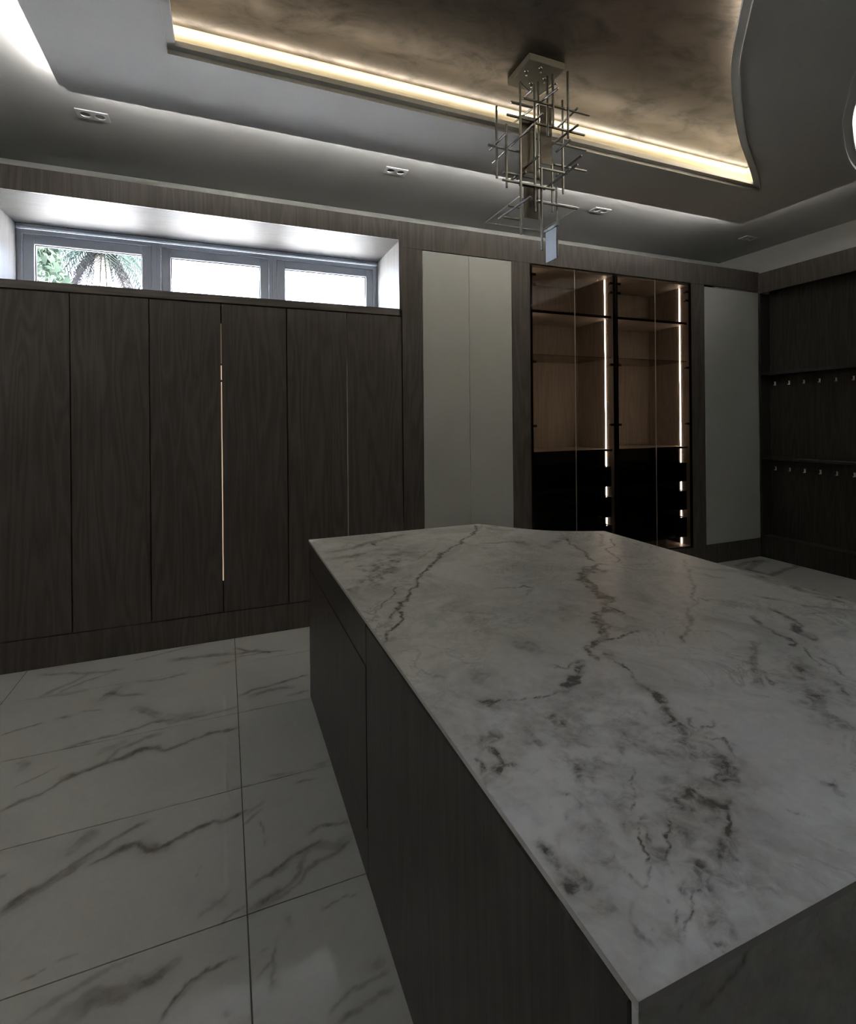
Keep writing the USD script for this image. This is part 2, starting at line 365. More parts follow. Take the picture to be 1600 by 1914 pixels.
# ------------------------------------------------------------------ traced vein lines (metres) and lamp rods
ISLAND_VEINS=[(0.0064,0.85,[(1.470,2.901),(1.421,2.760),(1.303,2.637),(1.239,2.584),(1.163,2.476),(1.104,2.436),(1.032,2.365),(0.976,2.287),(0.924,2.225),(0.847,2.123),(0.785,2.038),(0.728,1.960),(0.673,1.890),(0.635,1.831),(0.606,1.785),(0.581,1.730),(0.551,1.697),(0.510,1.669),(0.502,1.648)]),
(0.0115,0.5,[(1.023,2.369),(0.927,2.231),(0.846,2.124)]),
(0.0052,0.95,[(0.562,1.680),(0.545,1.644),(0.540,1.613),(0.502,1.580),(0.470,1.542),(0.465,1.504),(0.443,1.475)]),
(0.0076,0.7,[(0.474,1.549),(0.473,1.520)]),
(0.0072,0.6,[(0.597,1.778),(0.587,1.727),(0.562,1.707)]),
(0.0037,0.5,[(0.633,1.946),(0.600,1.883),(0.549,1.798),(0.512,1.749),(0.479,1.712)]),
(0.0049,0.25,[(0.820,2.259),(0.887,2.326),(1.000,2.446)]),
(0.0715,0.42,[(0.464,1.942),(0.568,2.087),(0.711,2.288),(0.840,2.429)]),
(0.0241,0.35,[(0.485,2.585),(0.636,2.653),(0.771,2.740),(1.003,2.828)]),
(0.0261,0.3,[(0.446,2.480),(0.598,2.494),(0.751,2.556)]),
(0.0233,0.4,[(0.444,1.925),(0.477,1.961)]),
(0.0087,0.5,[(0.764,2.717),(0.735,2.632)]),
(0.026,0.35,[(0.789,2.539),(0.859,2.486)]),
(0.0067,0.5,[(0.480,2.096),(0.490,2.121)]),
(0.0074,0.5,[(0.548,2.288),(0.573,2.313)]),
(0.0064,0.4,[(0.965,1.763),(1.028,1.762),(1.099,1.758),(1.118,1.723)]),
(0.0046,0.2,[(1.118,1.723),(1.062,1.671),(1.029,1.661)]),
(0.0025,0.25,[(0.714,1.431),(0.736,1.446),(0.744,1.426)]),
(0.0029,0.75,[(0.769,1.042),(0.733,1.042),(0.694,1.043),(0.646,1.056),(0.603,1.067)]),
(0.0086,0.65,[(0.561,1.085),(0.579,1.073),(0.605,1.062)]),
(0.0122,0.65,[(0.577,1.069),(0.577,1.046),(0.576,1.038)]),
(0.0209,0.35,[(0.632,1.191),(0.603,1.169)]),
(0.0266,0.4,[(0.817,1.309),(0.831,1.288),(0.834,1.252)]),
(0.0558,0.25,[(1.150,1.507),(1.055,1.426)]),
(0.0258,0.3,[(1.201,1.842),(1.256,1.880)]),
(0.0329,0.28,[(1.788,2.392),(1.553,2.247),(1.505,2.363),(1.454,2.488)]),
(0.0131,0.35,[(1.288,2.460),(1.357,2.429),(1.490,2.420)]),
(0.0054,0.35,[(0.823,1.158),(0.839,1.127)]),
(0.0052,0.25,[(0.521,1.215),(0.484,1.219)]),
(0.0113,0.2,[(0.529,1.333),(0.555,1.335)]),
(0.0092,0.5,[(1.795,2.389),(1.699,2.253),(1.693,2.162),(1.686,2.098),(1.611,1.969),(1.598,1.918)]),
(0.0081,0.7,[(2.003,2.269),(1.901,2.139),(1.819,2.083),(1.765,1.980),(1.717,1.903),(1.670,1.886)]),
(0.0133,0.45,[(2.028,2.397),(1.904,2.235),(1.796,2.139)]),
(0.0126,0.65,[(1.573,1.790),(1.517,1.782),(1.515,1.832),(1.584,1.888),(1.618,1.873)]),
(0.0291,0.7,[(1.505,1.853),(1.425,1.775),(1.372,1.709),(1.340,1.627),(1.311,1.552),(1.270,1.478)]),
(0.0097,0.65,[(1.270,1.478),(1.314,1.481),(1.347,1.561)]),
(0.0076,0.5,[(1.329,1.497),(1.351,1.572)]),
(0.007,0.6,[(1.256,1.462),(1.265,1.416),(1.264,1.376)]),
(0.0224,0.45,[(1.243,1.446),(1.182,1.411),(1.158,1.363),(1.133,1.320),(1.085,1.273),(1.052,1.239)]),
(0.0095,0.55,[(1.169,1.416),(1.140,1.371)]),
(0.0037,0.65,[(1.052,1.239),(1.096,1.229),(1.157,1.218),(1.202,1.232)]),
(0.0254,0.28,[(1.125,1.306),(1.161,1.257),(1.225,1.247)]),
(0.027,0.2,[(1.252,1.421),(1.244,1.327),(1.273,1.278)]),
(0.0093,0.7,[(1.052,1.239),(1.000,1.217),(0.970,1.194),(0.965,1.162),(0.967,1.148)]),
(0.0205,0.32,[(1.015,1.196),(1.015,1.154),(0.997,1.110)]),
(0.0037,0.6,[(0.997,1.110),(0.988,1.070),(0.989,1.046),(0.981,1.027)]),
(0.006,0.35,[(0.981,1.027),(0.969,0.988),(0.960,0.957)]),
(0.0113,0.7,[(0.960,0.957),(0.944,0.920),(0.931,0.889),(0.926,0.873)]),
(0.0089,0.6,[(0.926,0.873),(0.917,0.848),(0.903,0.814)]),
(0.0125,0.6,[(0.911,1.146),(0.879,1.110),(0.842,1.080),(0.800,1.054),(0.773,1.035)]),
(0.0038,0.55,[(0.822,1.134),(0.855,1.126),(0.888,1.143)]),
(0.0024,0.75,[(0.773,1.035),(0.748,1.040),(0.713,1.040),(0.687,1.044)]),
(0.0231,0.15,[(1.407,1.585),(1.435,1.499)]),
(0.0075,0.3,[(2.020,1.789),(1.816,1.575),(1.656,1.428),(1.488,1.300),(1.336,1.183),(1.246,1.127)]),
(0.0059,0.38,[(1.633,1.378),(1.640,1.341),(1.675,1.337)]),
(0.0084,0.35,[(1.914,1.593),(1.903,1.537),(1.925,1.498)]),
(0.0209,0.2,[(1.927,1.686),(2.057,1.563),(2.053,1.386),(2.072,1.248)]),
(0.0171,0.3,[(2.096,1.546),(2.075,1.323),(2.070,1.179),(2.083,1.128)]),
(0.0073,0.55,[(2.039,1.215),(2.045,1.178),(2.075,1.149)]),
(0.0115,0.25,[(1.845,1.322),(1.907,1.182),(1.997,1.082)]),
(0.0068,0.3,[(1.851,1.135),(1.909,1.100)]),
(0.0141,0.5,[(1.760,1.204),(1.727,1.121),(1.663,1.044),(1.625,0.997),(1.657,1.014)]),
(0.0048,0.6,[(1.584,1.077),(1.562,1.038),(1.532,0.984)]),
(0.0117,0.35,[(1.645,1.193),(1.580,1.113),(1.591,1.082)]),
(0.012,0.35,[(1.469,1.048),(1.367,0.992),(1.278,0.931),(1.222,0.877)]),
(0.0093,0.42,[(1.310,0.941),(1.288,0.903),(1.258,0.862),(1.291,0.859)]),
(0.0268,0.4,[(1.455,0.929),(1.418,0.895),(1.369,0.870)]),
(0.0033,0.5,[(1.547,0.971),(1.500,0.910),(1.471,0.873)]),
(0.0048,0.5,[(1.520,0.902),(1.505,0.859),(1.477,0.824)]),
(0.0278,0.38,[(1.349,0.824),(1.290,0.779),(1.237,0.731),(1.208,0.710)]),
(0.0045,0.3,[(1.422,0.825),(1.412,0.797),(1.382,0.750)]),
(0.0148,0.42,[(1.249,0.709),(1.236,0.683)]),
(0.0085,0.3,[(1.230,0.786),(1.269,0.788)]),
(0.0041,0.4,[(1.070,0.973),(1.064,0.965)]),
(0.0113,0.8,[(0.483,0.938),(0.490,0.921),(0.496,0.898),(0.495,0.872)]),
(0.016,0.6,[(0.495,0.872),(0.473,0.851),(0.449,0.837)]),
(0.0035,0.75,[(0.489,0.862),(0.512,0.856)]),
(0.0054,0.65,[(0.458,0.894),(0.455,0.864),(0.442,0.852)]),
(0.0051,0.5,[(0.500,0.967),(0.486,0.944)]),
(0.0145,0.32,[(0.538,0.982),(0.524,0.949),(0.491,0.949)]),
(0.0105,0.45,[(0.676,0.949),(0.654,0.910),(0.682,0.914),(0.696,0.940)]),
(0.01,0.35,[(0.579,0.942),(0.587,0.894),(0.588,0.880)]),
(0.0209,0.22,[(0.656,0.880),(0.702,0.860)]),
(0.0039,0.5,[(0.773,1.035),(0.754,1.041)]),
(0.0089,0.5,[(0.764,1.039),(0.800,1.054)]),
(0.0894,0.22,[(0.847,0.938),(0.848,0.877),(0.860,0.832)]),
(0.056,0.24,[(0.811,0.760),(0.770,0.797)]),
(0.0133,0.6,[(0.958,0.957),(0.950,0.913),(0.932,0.884)]),
(0.0117,0.5,[(0.901,0.855),(0.887,0.805),(0.875,0.760),(0.854,0.742)]),
(0.0205,0.32,[(0.878,0.787),(0.874,0.754)]),
(0.0023,0.6,[(1.002,0.864),(1.012,0.851)]),
(0.0035,0.5,[(0.953,0.833),(0.915,0.794),(0.966,0.803),(1.005,0.819)]),
(0.0033,0.45,[(0.918,0.778),(0.922,0.762),(0.949,0.765),(0.931,0.737),(0.924,0.710)]),
(0.0177,0.38,[(0.892,0.760),(0.891,0.714),(0.869,0.680),(0.830,0.674)]),
(0.0178,0.6,[(0.726,0.695),(0.738,0.679),(0.729,0.667)]),
(0.0078,0.55,[(0.736,0.670),(0.771,0.671)]),
(0.0095,0.5,[(0.814,0.686),(0.825,0.670),(0.834,0.661)]),
(0.0173,0.38,[(0.732,0.666),(0.753,0.643),(0.780,0.626),(0.808,0.625)]),
(0.009,0.55,[(0.780,0.626),(0.796,0.620),(0.817,0.629)]),
(0.0039,0.7,[(0.782,0.616),(0.768,0.598),(0.746,0.585),(0.729,0.575)]),
(0.0184,0.38,[(0.739,0.580),(0.718,0.560),(0.704,0.546),(0.679,0.527)]),
(0.0059,0.5,[(0.682,0.559),(0.665,0.555),(0.656,0.544),(0.625,0.532)]),
(0.0014,0.5,[(0.705,0.766),(0.687,0.739),(0.655,0.698),(0.633,0.682)]),
(0.0033,0.35,[(0.622,0.673),(0.602,0.653),(0.601,0.641)]),
(0.0016,0.6,[(0.644,0.659),(0.614,0.631),(0.593,0.611),(0.576,0.599),(0.559,0.587)]),
(0.0015,0.35,[(0.554,0.586),(0.541,0.570)]),
(0.0019,0.6,[(0.706,0.657),(0.688,0.636),(0.638,0.593),(0.616,0.575),(0.608,0.563)]),
(0.0019,0.4,[(0.630,0.629),(0.624,0.614)]),
(0.0193,0.28,[(0.683,0.629),(0.700,0.613),(0.647,0.589)]),
(0.0099,0.28,[(0.632,0.835),(0.628,0.793),(0.587,0.747)]),
(0.0021,0.5,[(0.544,0.760),(0.558,0.743)]),
(0.0034,0.35,[(0.556,0.719),(0.545,0.700)]),
(0.003,0.4,[(0.529,0.711),(0.521,0.696)]),
(0.0067,0.65,[(0.447,0.683),(0.449,0.659),(0.446,0.634)]),
(0.0098,0.5,[(0.455,0.612),(0.467,0.600),(0.471,0.589)]),
(0.0049,0.35,[(0.441,0.787),(0.440,0.757)]),
(0.0024,0.3,[(0.719,0.826),(0.717,0.806)]),
(0.0068,0.65,[(0.443,0.610),(0.451,0.603),(0.454,0.589),(0.469,0.586)]),
(0.0052,0.5,[(0.468,0.621),(0.472,0.598)]),
(0.0097,0.38,[(0.452,0.549),(0.475,0.549)]),
(0.0079,0.65,[(0.443,0.677),(0.452,0.658),(0.450,0.635)]),
(0.0019,0.42,[(0.550,0.549),(0.556,0.534),(0.555,0.516),(0.544,0.500),(0.543,0.487)]),
(0.0039,0.32,[(0.592,0.549),(0.586,0.531),(0.577,0.516)]),
(0.0021,0.85,[(0.607,0.526),(0.588,0.515),(0.570,0.501),(0.557,0.495),(0.544,0.481)]),
(0.0018,0.4,[(0.538,0.491),(0.548,0.487)]),
(0.002,0.65,[(0.622,0.523),(0.604,0.524)]),
(0.0098,0.42,[(0.658,0.536),(0.633,0.525),(0.628,0.534)]),
(0.0133,0.3,[(0.600,0.495),(0.588,0.482),(0.605,0.481)]),
(0.0036,0.5,[(0.563,0.468),(0.577,0.462),(0.591,0.464)]),
(0.0068,0.32,[(0.575,0.493),(0.562,0.473)]),
(0.0016,0.4,[(0.508,0.506),(0.511,0.503)]),
(0.0047,0.2,[(0.517,0.553),(0.491,0.522),(0.486,0.499),(0.495,0.482)]),
(0.0023,0.35,[(0.539,0.596),(0.538,0.571)]),
(0.0029,0.28,[(0.455,0.462),(0.463,0.473)]),
(0.002,0.35,[(0.881,0.585),(0.887,0.572),(0.903,0.566)]),
(0.0037,0.35,[(0.782,0.541),(0.786,0.539)]),
(0.0073,0.27,[(0.717,0.494),(0.729,0.482),(0.725,0.471)]),
(0.008,0.38,[(1.012,0.599),(1.033,0.584),(1.023,0.566)]),
(0.0022,0.5,[(1.043,0.597),(1.032,0.587)]),
(0.16,0.238,[(0.798,0.931),(0.803,0.824),(0.825,0.725)]),
(0.12,0.238,[(0.574,1.025),(0.629,0.936),(0.637,0.855)]),
(0.14,0.14,[(0.511,0.779),(0.549,0.709)]),
(0.11,0.252,[(0.649,0.668),(0.687,0.604),(0.666,0.549)]),
(0.1,0.21,[(0.588,0.518),(0.563,0.489)]),
(0.16,0.28,[(0.630,2.348),(0.809,2.486)]),
(0.2,0.14,[(1.288,1.717),(1.097,1.660)]),
(0.12,0.182,[(1.349,1.429),(1.290,1.295)]),
(0.1,0.224,[(1.447,0.907),(1.353,0.799),(1.264,0.714)]),
(0.12,0.182,[(0.593,0.560),(0.593,0.610)])]
WATERFALL_VEINS=[(0.0075,0.7,[(0.613,0.876),(0.595,0.856),(0.573,0.842),(0.549,0.833),(0.528,0.824)]),
(0.0033,0.6,[(0.509,0.845),(0.496,0.843),(0.486,0.836)]),
(0.0052,0.3,[(0.658,0.846),(0.646,0.830)])]
FLOOR_VEINS=[(0.0122,0.55,[(-0.851,2.542),(-0.805,2.561),(-0.723,2.592),(-0.671,2.648),(-0.580,2.683),(-0.513,2.713),(-0.440,2.723),(-0.380,2.760),(-0.310,2.742),(-0.266,2.703),(-0.193,2.726),(-0.075,2.764),(0.050,2.759)]),
(0.0151,0.4,[(-0.676,2.668),(-0.620,2.681),(-0.515,2.724),(-0.475,2.800),(-0.422,2.821),(-0.374,2.846),(-0.310,2.854)]),
(0.0202,0.5,[(-0.444,2.715),(-0.390,2.754),(-0.310,2.742)]),
(0.0283,0.45,[(-0.544,2.818),(-0.502,2.833),(-0.478,2.856)]),
(0.017,0.45,[(-0.879,2.865),(-0.854,2.831),(-0.857,2.807)]),
(0.0047,0.35,[(-0.843,2.684),(-0.788,2.723),(-0.713,2.757)]),
(0.0095,0.5,[(-0.680,2.024),(-0.643,2.038),(-0.571,2.092),(-0.518,2.126),(-0.470,2.166),(-0.415,2.181),(-0.353,2.221),(-0.299,2.254)]),
(0.0145,0.45,[(-0.673,2.002),(-0.604,2.053),(-0.554,2.085),(-0.512,2.101),(-0.459,2.149)]),
(0.009,0.7,[(-0.451,2.110),(-0.390,2.133),(-0.307,2.149),(-0.275,2.098),(-0.239,2.089),(-0.197,2.104),(-0.108,2.141),(-0.052,2.160),(-0.023,2.141),(0.056,2.155)]),
(0.0195,0.6,[(-0.390,2.133),(-0.307,2.146)]),
(0.0214,0.6,[(-0.282,2.120),(-0.230,2.082)]),
(0.0258,0.5,[(-0.531,2.216),(-0.504,2.243),(-0.472,2.257)]),
(0.0081,0.7,[(-0.482,2.264),(-0.468,2.255)]),
(0.0083,0.6,[(-0.725,2.172),(-0.716,2.171)]),
(0.0069,0.28,[(-0.091,1.745),(-0.053,1.767),(0.003,1.813)]),
(0.005,0.35,[(-0.029,1.701),(0.010,1.722),(0.058,1.731)]),
(0.0121,0.3,[(-0.046,1.793),(-0.021,1.768)]),
(0.0028,0.4,[(-0.102,1.910),(-0.087,1.949)]),
(0.0038,0.4,[(-0.538,1.740),(-0.487,1.756)]),
(0.0039,0.25,[(-0.466,1.771),(-0.408,1.775)]),
(0.0318,0.5,[(-0.405,1.578),(-0.354,1.615),(-0.259,1.611),(-0.201,1.617)]),
(0.0151,0.5,[(-0.259,1.611),(-0.193,1.606),(-0.155,1.628),(-0.139,1.637)]),
(0.0104,0.3,[(-0.495,1.615),(-0.411,1.652),(-0.312,1.692),(-0.258,1.694)]),
(0.0051,0.55,[(-0.174,1.484),(-0.140,1.528),(-0.116,1.553),(-0.055,1.572),(0.023,1.579)]),
(0.0088,0.3,[(-0.145,1.516),(-0.115,1.545),(-0.069,1.563)]),
(0.0063,0.6,[(-0.013,1.443),(-0.002,1.436)]),
(0.0153,0.3,[(0.012,1.408),(0.059,1.420)]),
(0.0092,0.3,[(-0.935,3.504),(-0.840,3.480),(-0.750,3.489)]),
(0.0276,0.5,[(-0.643,3.345),(-0.614,3.400),(-0.594,3.440)]),
(0.0122,0.4,[(-0.621,3.403),(-0.551,3.343),(-0.454,3.318)]),
(0.0258,0.45,[(-0.458,3.159),(-0.394,3.104),(-0.342,3.042)]),
(0.0423,0.38,[(-0.299,2.985),(-0.223,2.979),(-0.145,2.968)]),
(0.0099,0.35,[(-0.270,2.934),(-0.119,2.949),(0.054,2.972)]),
(0.0081,0.5,[(-1.053,3.152),(-0.995,3.176),(-0.901,3.198)]),
(0.0099,0.45,[(-0.825,3.217),(-0.770,3.213)]),
(0.0058,0.4,[(-0.736,3.247),(-0.625,3.214)]),
(0.0108,0.45,[(-0.724,2.904),(-0.554,2.933),(-0.372,2.977),(-0.273,2.974)]),
(0.0142,0.4,[(-0.978,3.522),(-0.915,3.574),(-0.798,3.712)]),
(0.008,0.35,[(-0.901,3.521),(-0.814,3.598),(-0.650,3.687)]),
(0.0133,0.35,[(-1.074,3.822),(-0.923,3.773),(-0.802,3.732),(-0.622,3.694)]),
(0.0213,0.42,[(-0.337,3.709),(-0.210,3.704),(-0.080,3.682),(0.037,3.675)]),
(0.009,0.28,[(-0.565,3.805),(-0.382,3.852),(-0.153,3.912)]),
(0.0098,0.35,[(-0.489,3.478),(-0.374,3.464),(-0.229,3.491)]),
(0.0242,0.4,[(-0.045,3.546),(0.035,3.552)]),
(0.0145,0.5,[(0.055,3.733),(0.155,3.647),(0.254,3.583),(0.189,3.654),(0.053,3.647)]),
(0.0072,0.4,[(0.052,3.605),(0.358,3.582)]),
(0.011,0.45,[(0.057,3.088),(0.220,3.130),(0.458,3.177)]),
(0.0185,0.45,[(0.127,3.044),(0.231,3.078),(0.350,3.066)]),
(0.0092,0.35,[(0.317,2.979),(0.429,2.979)]),
(0.0053,0.35,[(0.058,2.086),(0.131,2.151)]),
(0.0086,0.25,[(0.065,2.133),(0.139,2.187)]),
(0.004,0.3,[(0.112,2.085),(0.123,1.959)]),
(0.0085,0.5,[(0.070,1.807),(0.132,1.836),(0.198,1.867),(0.318,1.905)]),
(0.013,0.35,[(0.131,1.825),(0.206,1.852)]),
(0.0082,0.45,[(0.277,1.955),(0.330,1.974),(0.428,1.947)]),
(0.0108,0.45,[(0.081,1.712),(0.133,1.740),(0.167,1.746),(0.218,1.801),(0.251,1.845)]),
(0.0092,0.45,[(0.114,1.708),(0.183,1.729),(0.253,1.797),(0.332,1.823),(0.416,1.851)]),
(0.0207,0.4,[(0.073,1.705),(0.142,1.746)]),
(0.0214,0.35,[(0.226,1.867),(0.295,1.882),(0.359,1.862),(0.419,1.863)]),
(0.0069,0.4,[(0.263,2.243),(0.348,2.240)]),
(0.0145,0.3,[(0.354,2.314),(0.423,2.334)]),
(0.0094,0.25,[(0.160,2.330),(0.273,2.320)]),
(0.0043,0.4,[(0.276,1.641),(0.316,1.645),(0.384,1.637)]),
(0.0058,0.4,[(0.247,1.336),(0.302,1.361),(0.364,1.371),(0.426,1.368)]),
(0.0138,0.5,[(0.380,1.413),(0.406,1.406)]),
(0.0071,0.4,[(0.255,1.309),(0.359,1.324),(0.422,1.333)]),
(0.0061,0.3,[(0.102,1.456),(0.115,1.525),(0.136,1.598)]),
(0.0038,0.3,[(0.069,1.491),(0.108,1.536),(0.134,1.574)]),
(0.0039,0.25,[(0.074,1.574),(0.112,1.583)]),
(0.0067,0.4,[(0.108,1.490),(0.113,1.459)]),
(0.0083,0.25,[(0.159,1.661),(0.170,1.620)]),
(0.0339,0.4,[(4.650,3.678),(5.221,3.811),(5.416,3.771)]),
(0.0332,0.45,[(4.923,3.681),(4.966,3.405),(5.631,3.520),(5.786,3.563)]),
(0.0446,0.4,[(5.364,3.793),(4.811,3.569)])]
RODS=[((1.525,2.672,3.429),(1.525,2.672,2.994)),
((1.567,2.63,3.306),(1.567,2.63,2.926)),
((1.611,2.546,3.508),(1.611,2.546,2.626)),
((1.73,2.578,3.551),(1.73,2.578,2.786)),
((1.792,2.63,3.61),(1.792,2.63,3.017)),
((1.808,2.557,3.605),(1.808,2.557,3.24)),
((1.825,2.525,3.599),(1.825,2.525,3.283)),
((1.934,2.692,3.164),(1.934,2.692,2.858)),
((1.917,2.505,3.624),(1.917,2.505,3.223)),
((2.002,2.672,3.57),(2.002,2.672,2.974)),
((1.768,2.567,3.055),(1.768,2.567,2.559)),
((1.906,2.609,2.979),(1.906,2.609,2.55)),
((1.555,2.557,3.392),(1.706,2.557,3.392)),
((1.625,2.536,3.418),(2.101,2.536,3.418)),
((1.539,2.578,3.327),(1.745,2.578,3.327)),
((1.726,2.588,3.324),(2.106,2.588,3.324)),
((1.448,2.64,3.164),(1.751,2.64,3.164)),
((1.722,2.672,3.287),(2.186,2.672,3.287)),
((1.75,2.578,3.056),(1.966,2.578,3.056)),
((1.943,2.682,3.157),(2.194,2.682,3.157)),
((1.549,2.64,3.022),(1.817,2.64,3.022)),
((1.495,2.557,2.931),(1.855,2.557,2.931)),
((1.714,2.588,2.856),(2.046,2.588,2.856)),
((1.564,2.609,2.813),(1.653,2.609,2.813)),
((1.498,2.557,2.718),(1.623,2.557,2.718)),
((1.692,2.675,3.498),(1.692,2.544,3.486)),
((1.848,2.703,3.582),(1.848,2.52,3.543)),
((1.756,2.876,3.476),(1.756,2.379,3.411)),
((1.734,2.73,3.338),(1.734,2.496,3.33)),
((1.602,2.861,3.192),(1.602,2.39,3.183)),
((1.498,2.709,3.178),(1.498,2.516,3.176)),
((1.682,2.768,3.052),(1.682,2.465,3.06)),
((1.929,2.812,3.29),(1.929,2.426,3.265)),
((1.959,2.684,3.24),(1.959,2.537,3.242)),
((1.994,2.711,3.417),(1.994,2.513,3.427)),
((2.037,2.688,3.155),(2.037,2.533,3.158)),
((1.937,2.789,3.043),(1.937,2.445,3.045)),
((1.606,2.8,2.813),(1.606,2.438,2.801)),
((1.657,2.659,3.004),(1.657,2.562,3.006)),
((1.918,2.631,3.053),(1.918,2.589,3.056))]

# ------------------------------------------------------------------ sizes
YB = 3.91            # front plane of the back cabinets
YW = 4.56            # back wall (window) plane
XR = 5.54            # front plane of the hook unit on the right
XW = 5.82            # right wall
XL = -2.10           # left wall
YF = -0.95           # wall behind the camera
ZC = 3.50            # perimeter ceiling
ZP = 3.40            # underside of the dropped panel
ZPT = 3.446         # its top
ZT = 3.658           # tray ceiling

# ------------------------------------------------------------------ floor: veined tiles
def warp(p, seed):
    q = np.column_stack([p, np.zeros(len(p))])
    out = p.copy()
    for fr, am, s in ((14, .012, 0), (45, .006, 5), (130, .0022, 9)):
        out[:, 0] += am * (2 * meshkit.noise(q * fr, seed + s) - 1)
        out[:, 1] += am * (2 * meshkit.noise(q * fr, seed + s + 50) - 1)
    return out


def vein_field(p, strokes, seed=0, gain=1.0, amt=1.0, wide=1.0, patchy=False):
    q = p + (warp(p, seed) - p) * amt
    n = meshkit.fbm(np.column_stack([p * 28, np.zeros(len(p))]), 3, seed + 3)
    patch = np.clip((meshkit.fbm(np.column_stack([q * 34, np.zeros(len(p))]), 5, seed + 8) - .25) * 2.3, .25, 1.1)
    keep = np.ones(len(p))
    for w, d, pts in strokes:
        pts = np.array(pts)
        hw = w / 2 * wide
        lo, hi = pts.min(0) - 3.2 * hw - .02, pts.max(0) + 3.2 * hw + .02
        sel = np.nonzero((q[:, 0] > lo[0]) & (q[:, 0] < hi[0]) & (q[:, 1] > lo[1]) & (q[:, 1] < hi[1]))[0]
        if not len(sel):
            continue
        s = q[sel]
        best = np.full(len(sel), 9.0)
        for a, b in zip(pts[:-1], pts[1:]):
            ab = b - a
            t = np.clip(((s - a) @ ab) / max(ab @ ab, 1e-9), 0, 1)
            best = np.minimum(best, np.linalg.norm(s - a - t[:, None] * ab, axis=1))
        ends = np.minimum(np.linalg.norm(s - pts[0], axis=1), np.linalg.norm(s - pts[-1], axis=1))
        f = hw * (0.65 + 1.0 * n[sel])
        soft = np.clip(1.6 - best / f, 0, 1)
        soft = soft * soft * (3 - 2 * soft)
        halo = 0.30 * np.exp(-(best / (2.4 * hw)) ** 2)
        k = np.clip(d * gain * np.maximum(soft * (0.55 + 0.7 * n[sel]), halo) * np.clip(0.35 + ends / (4 * hw + .01), 0, 1), 0, 0.97)
        if patchy and w > .03:      # broad clouds break up into speckle and islands
            k = np.clip(k * 1.25 * patch[sel], 0, .97)
        keep[sel] *= 1 - k
    return 1 - keep


floor = thing('floor', kind='structure', label='polished white marble-look floor tiles with grey veins')
obj('grout_bed', bx(XL - .1, XW + .1, YF - .1, YW + .2, -0.06, -0.0025, 0), M['grout'], floor, kind='structure')
GX = [0.053 + 1.218 * k for k in range(-2, 6)]
GY = [1.705 + 0.599 * k for k in range(-5, 5)]
for j in range(len(GY) - 1):
    for i in range(len(GX) - 1):
        x0, x1 = max(GX[i] + .0023, XL), min(GX[i + 1] - .0023, XR + .06)
        y0, y1 = max(GY[j] + .0022, YF), min(GY[j + 1] - .0022, YB + .04)
        if x1 - x0 < .02 or y1 - y0 < .02:
            continue
        seen = (x0 < .06 and x1 > -1.3 and y1 > 1.0) or (x1 > .06 and x0 < .2 and y1 > .6) or (x1 > 4.9 and y1 > 2.9)
        st = .0075 if seen else .03
        nx, ny = max(2, int((x1 - x0) / st)), max(2, int((y1 - y0) / st))
        xs, ys = np.linspace(x0, x1, nx), np.linspace(y0, y1, ny)
        P = np.stack(np.meshgrid(xs, ys, indexing='ij'), -1).reshape(-1, 2)
        traced = (i == 1 and j >= 4) or (i == 2 and j >= 4) or (i == 6 and j >= 7)
        if traced:
            v = vein_field(P, FLOOR_VEINS, 11, 1.3, 0.8, 1.45)
        else:      # the same few prints come round again on other tiles
            dx, dy = 1.218 * (i - 1), 0.599 * (j - (5, 6, 4, 7)[(i + 2 * j) % 4])
            v = vein_field(P - [dx, dy], FLOOR_VEINS, 11, 1.3, 0.8, 1.45)
        idx = np.arange(nx * ny).reshape(nx, ny)
        q = np.stack([idx[:-1, :-1], idx[1:, :-1], idx[1:, 1:], idx[:-1, 1:]], -1).reshape(-1, 4)
        rim = np.concatenate([idx[:, 0], idx[-1, 1:], idx[-2::-1, -1], idx[0, -2:0:-1]])
        V = np.column_stack([P, np.zeros(len(P))])
        low = V[rim].copy(); low[:, 2] = -.008
        n0 = len(V); k = np.arange(len(rim)); k2 = (k + 1) % len(rim)
        side = np.column_stack([rim, n0 + k, n0 + k2, rim[k2]])
        obj('tile', (np.vstack([V, low]), np.vstack([q, side])), M['tile'], floor, kind='structure', attr={'vein': np.concatenate([v, v[rim]])})

# ------------------------------------------------------------------ walls
wb = [bx(XL - .15, -1.40, YW + .05, YW + .25, 0, 3.75, 0), bx(1.325, XW + .15, YW + .05, YW + .25, 0, 3.75, 0),
      bx(-1.40, 1.325, YW + .05, YW + .25, 0, 2.46, 0), bx(-1.40, 1.325, YW + .05, YW + .25, 3.02, 3.75, 0)]
tag(obj('wall_back', cat(*wb), M['wall'], kind='structure'), 'painted back wall behind the cabinets with a strip of high windows')
tag(obj('wall_right', bx(XW, XW + .15, YF - .15, YW + .05, -.06, 3.75, 0), M['wall'], kind='structure'), 'painted right wall showing above the hook panel')
tag(obj('wall_left', bx(XL - .15, XL, YF - .15, YW + .05, -.06, 3.75, 0), M['wall'], kind='structure'), 'painted left wall')
tag(obj('wall_front', bx(XL, XW, YF - .15, YF, -.06, 3.75, 0), M['oak'], kind='structure'), 'dark timber wall behind the camera')

# ------------------------------------------------------------------ ceiling
far_y = 2.845
curve = [(4.076, far_y + .012), (3.825, 2.695), (3.492, 2.505), (3.182, 2.325), (2.907, 2.146), (2.682, 1.990), (2.552, 1.892), (2.429, 1.784), (2.303, 1.663), (2.192, 1.555),
         (2.038, 1.369), (1.923, 1.171), (1.840, 0.941), (1.793, 0.679), (1.777, 0.418)]


def spline(pts, n):
    from scipy.interpolate import CubicSpline
    P = np.array(pts, float)
    t = np.concatenate([[0], np.cumsum(np.linalg.norm(np.diff(P, axis=0), axis=1))])
    return CubicSpline(t, P)(np.linspace(0, t[-1], n))


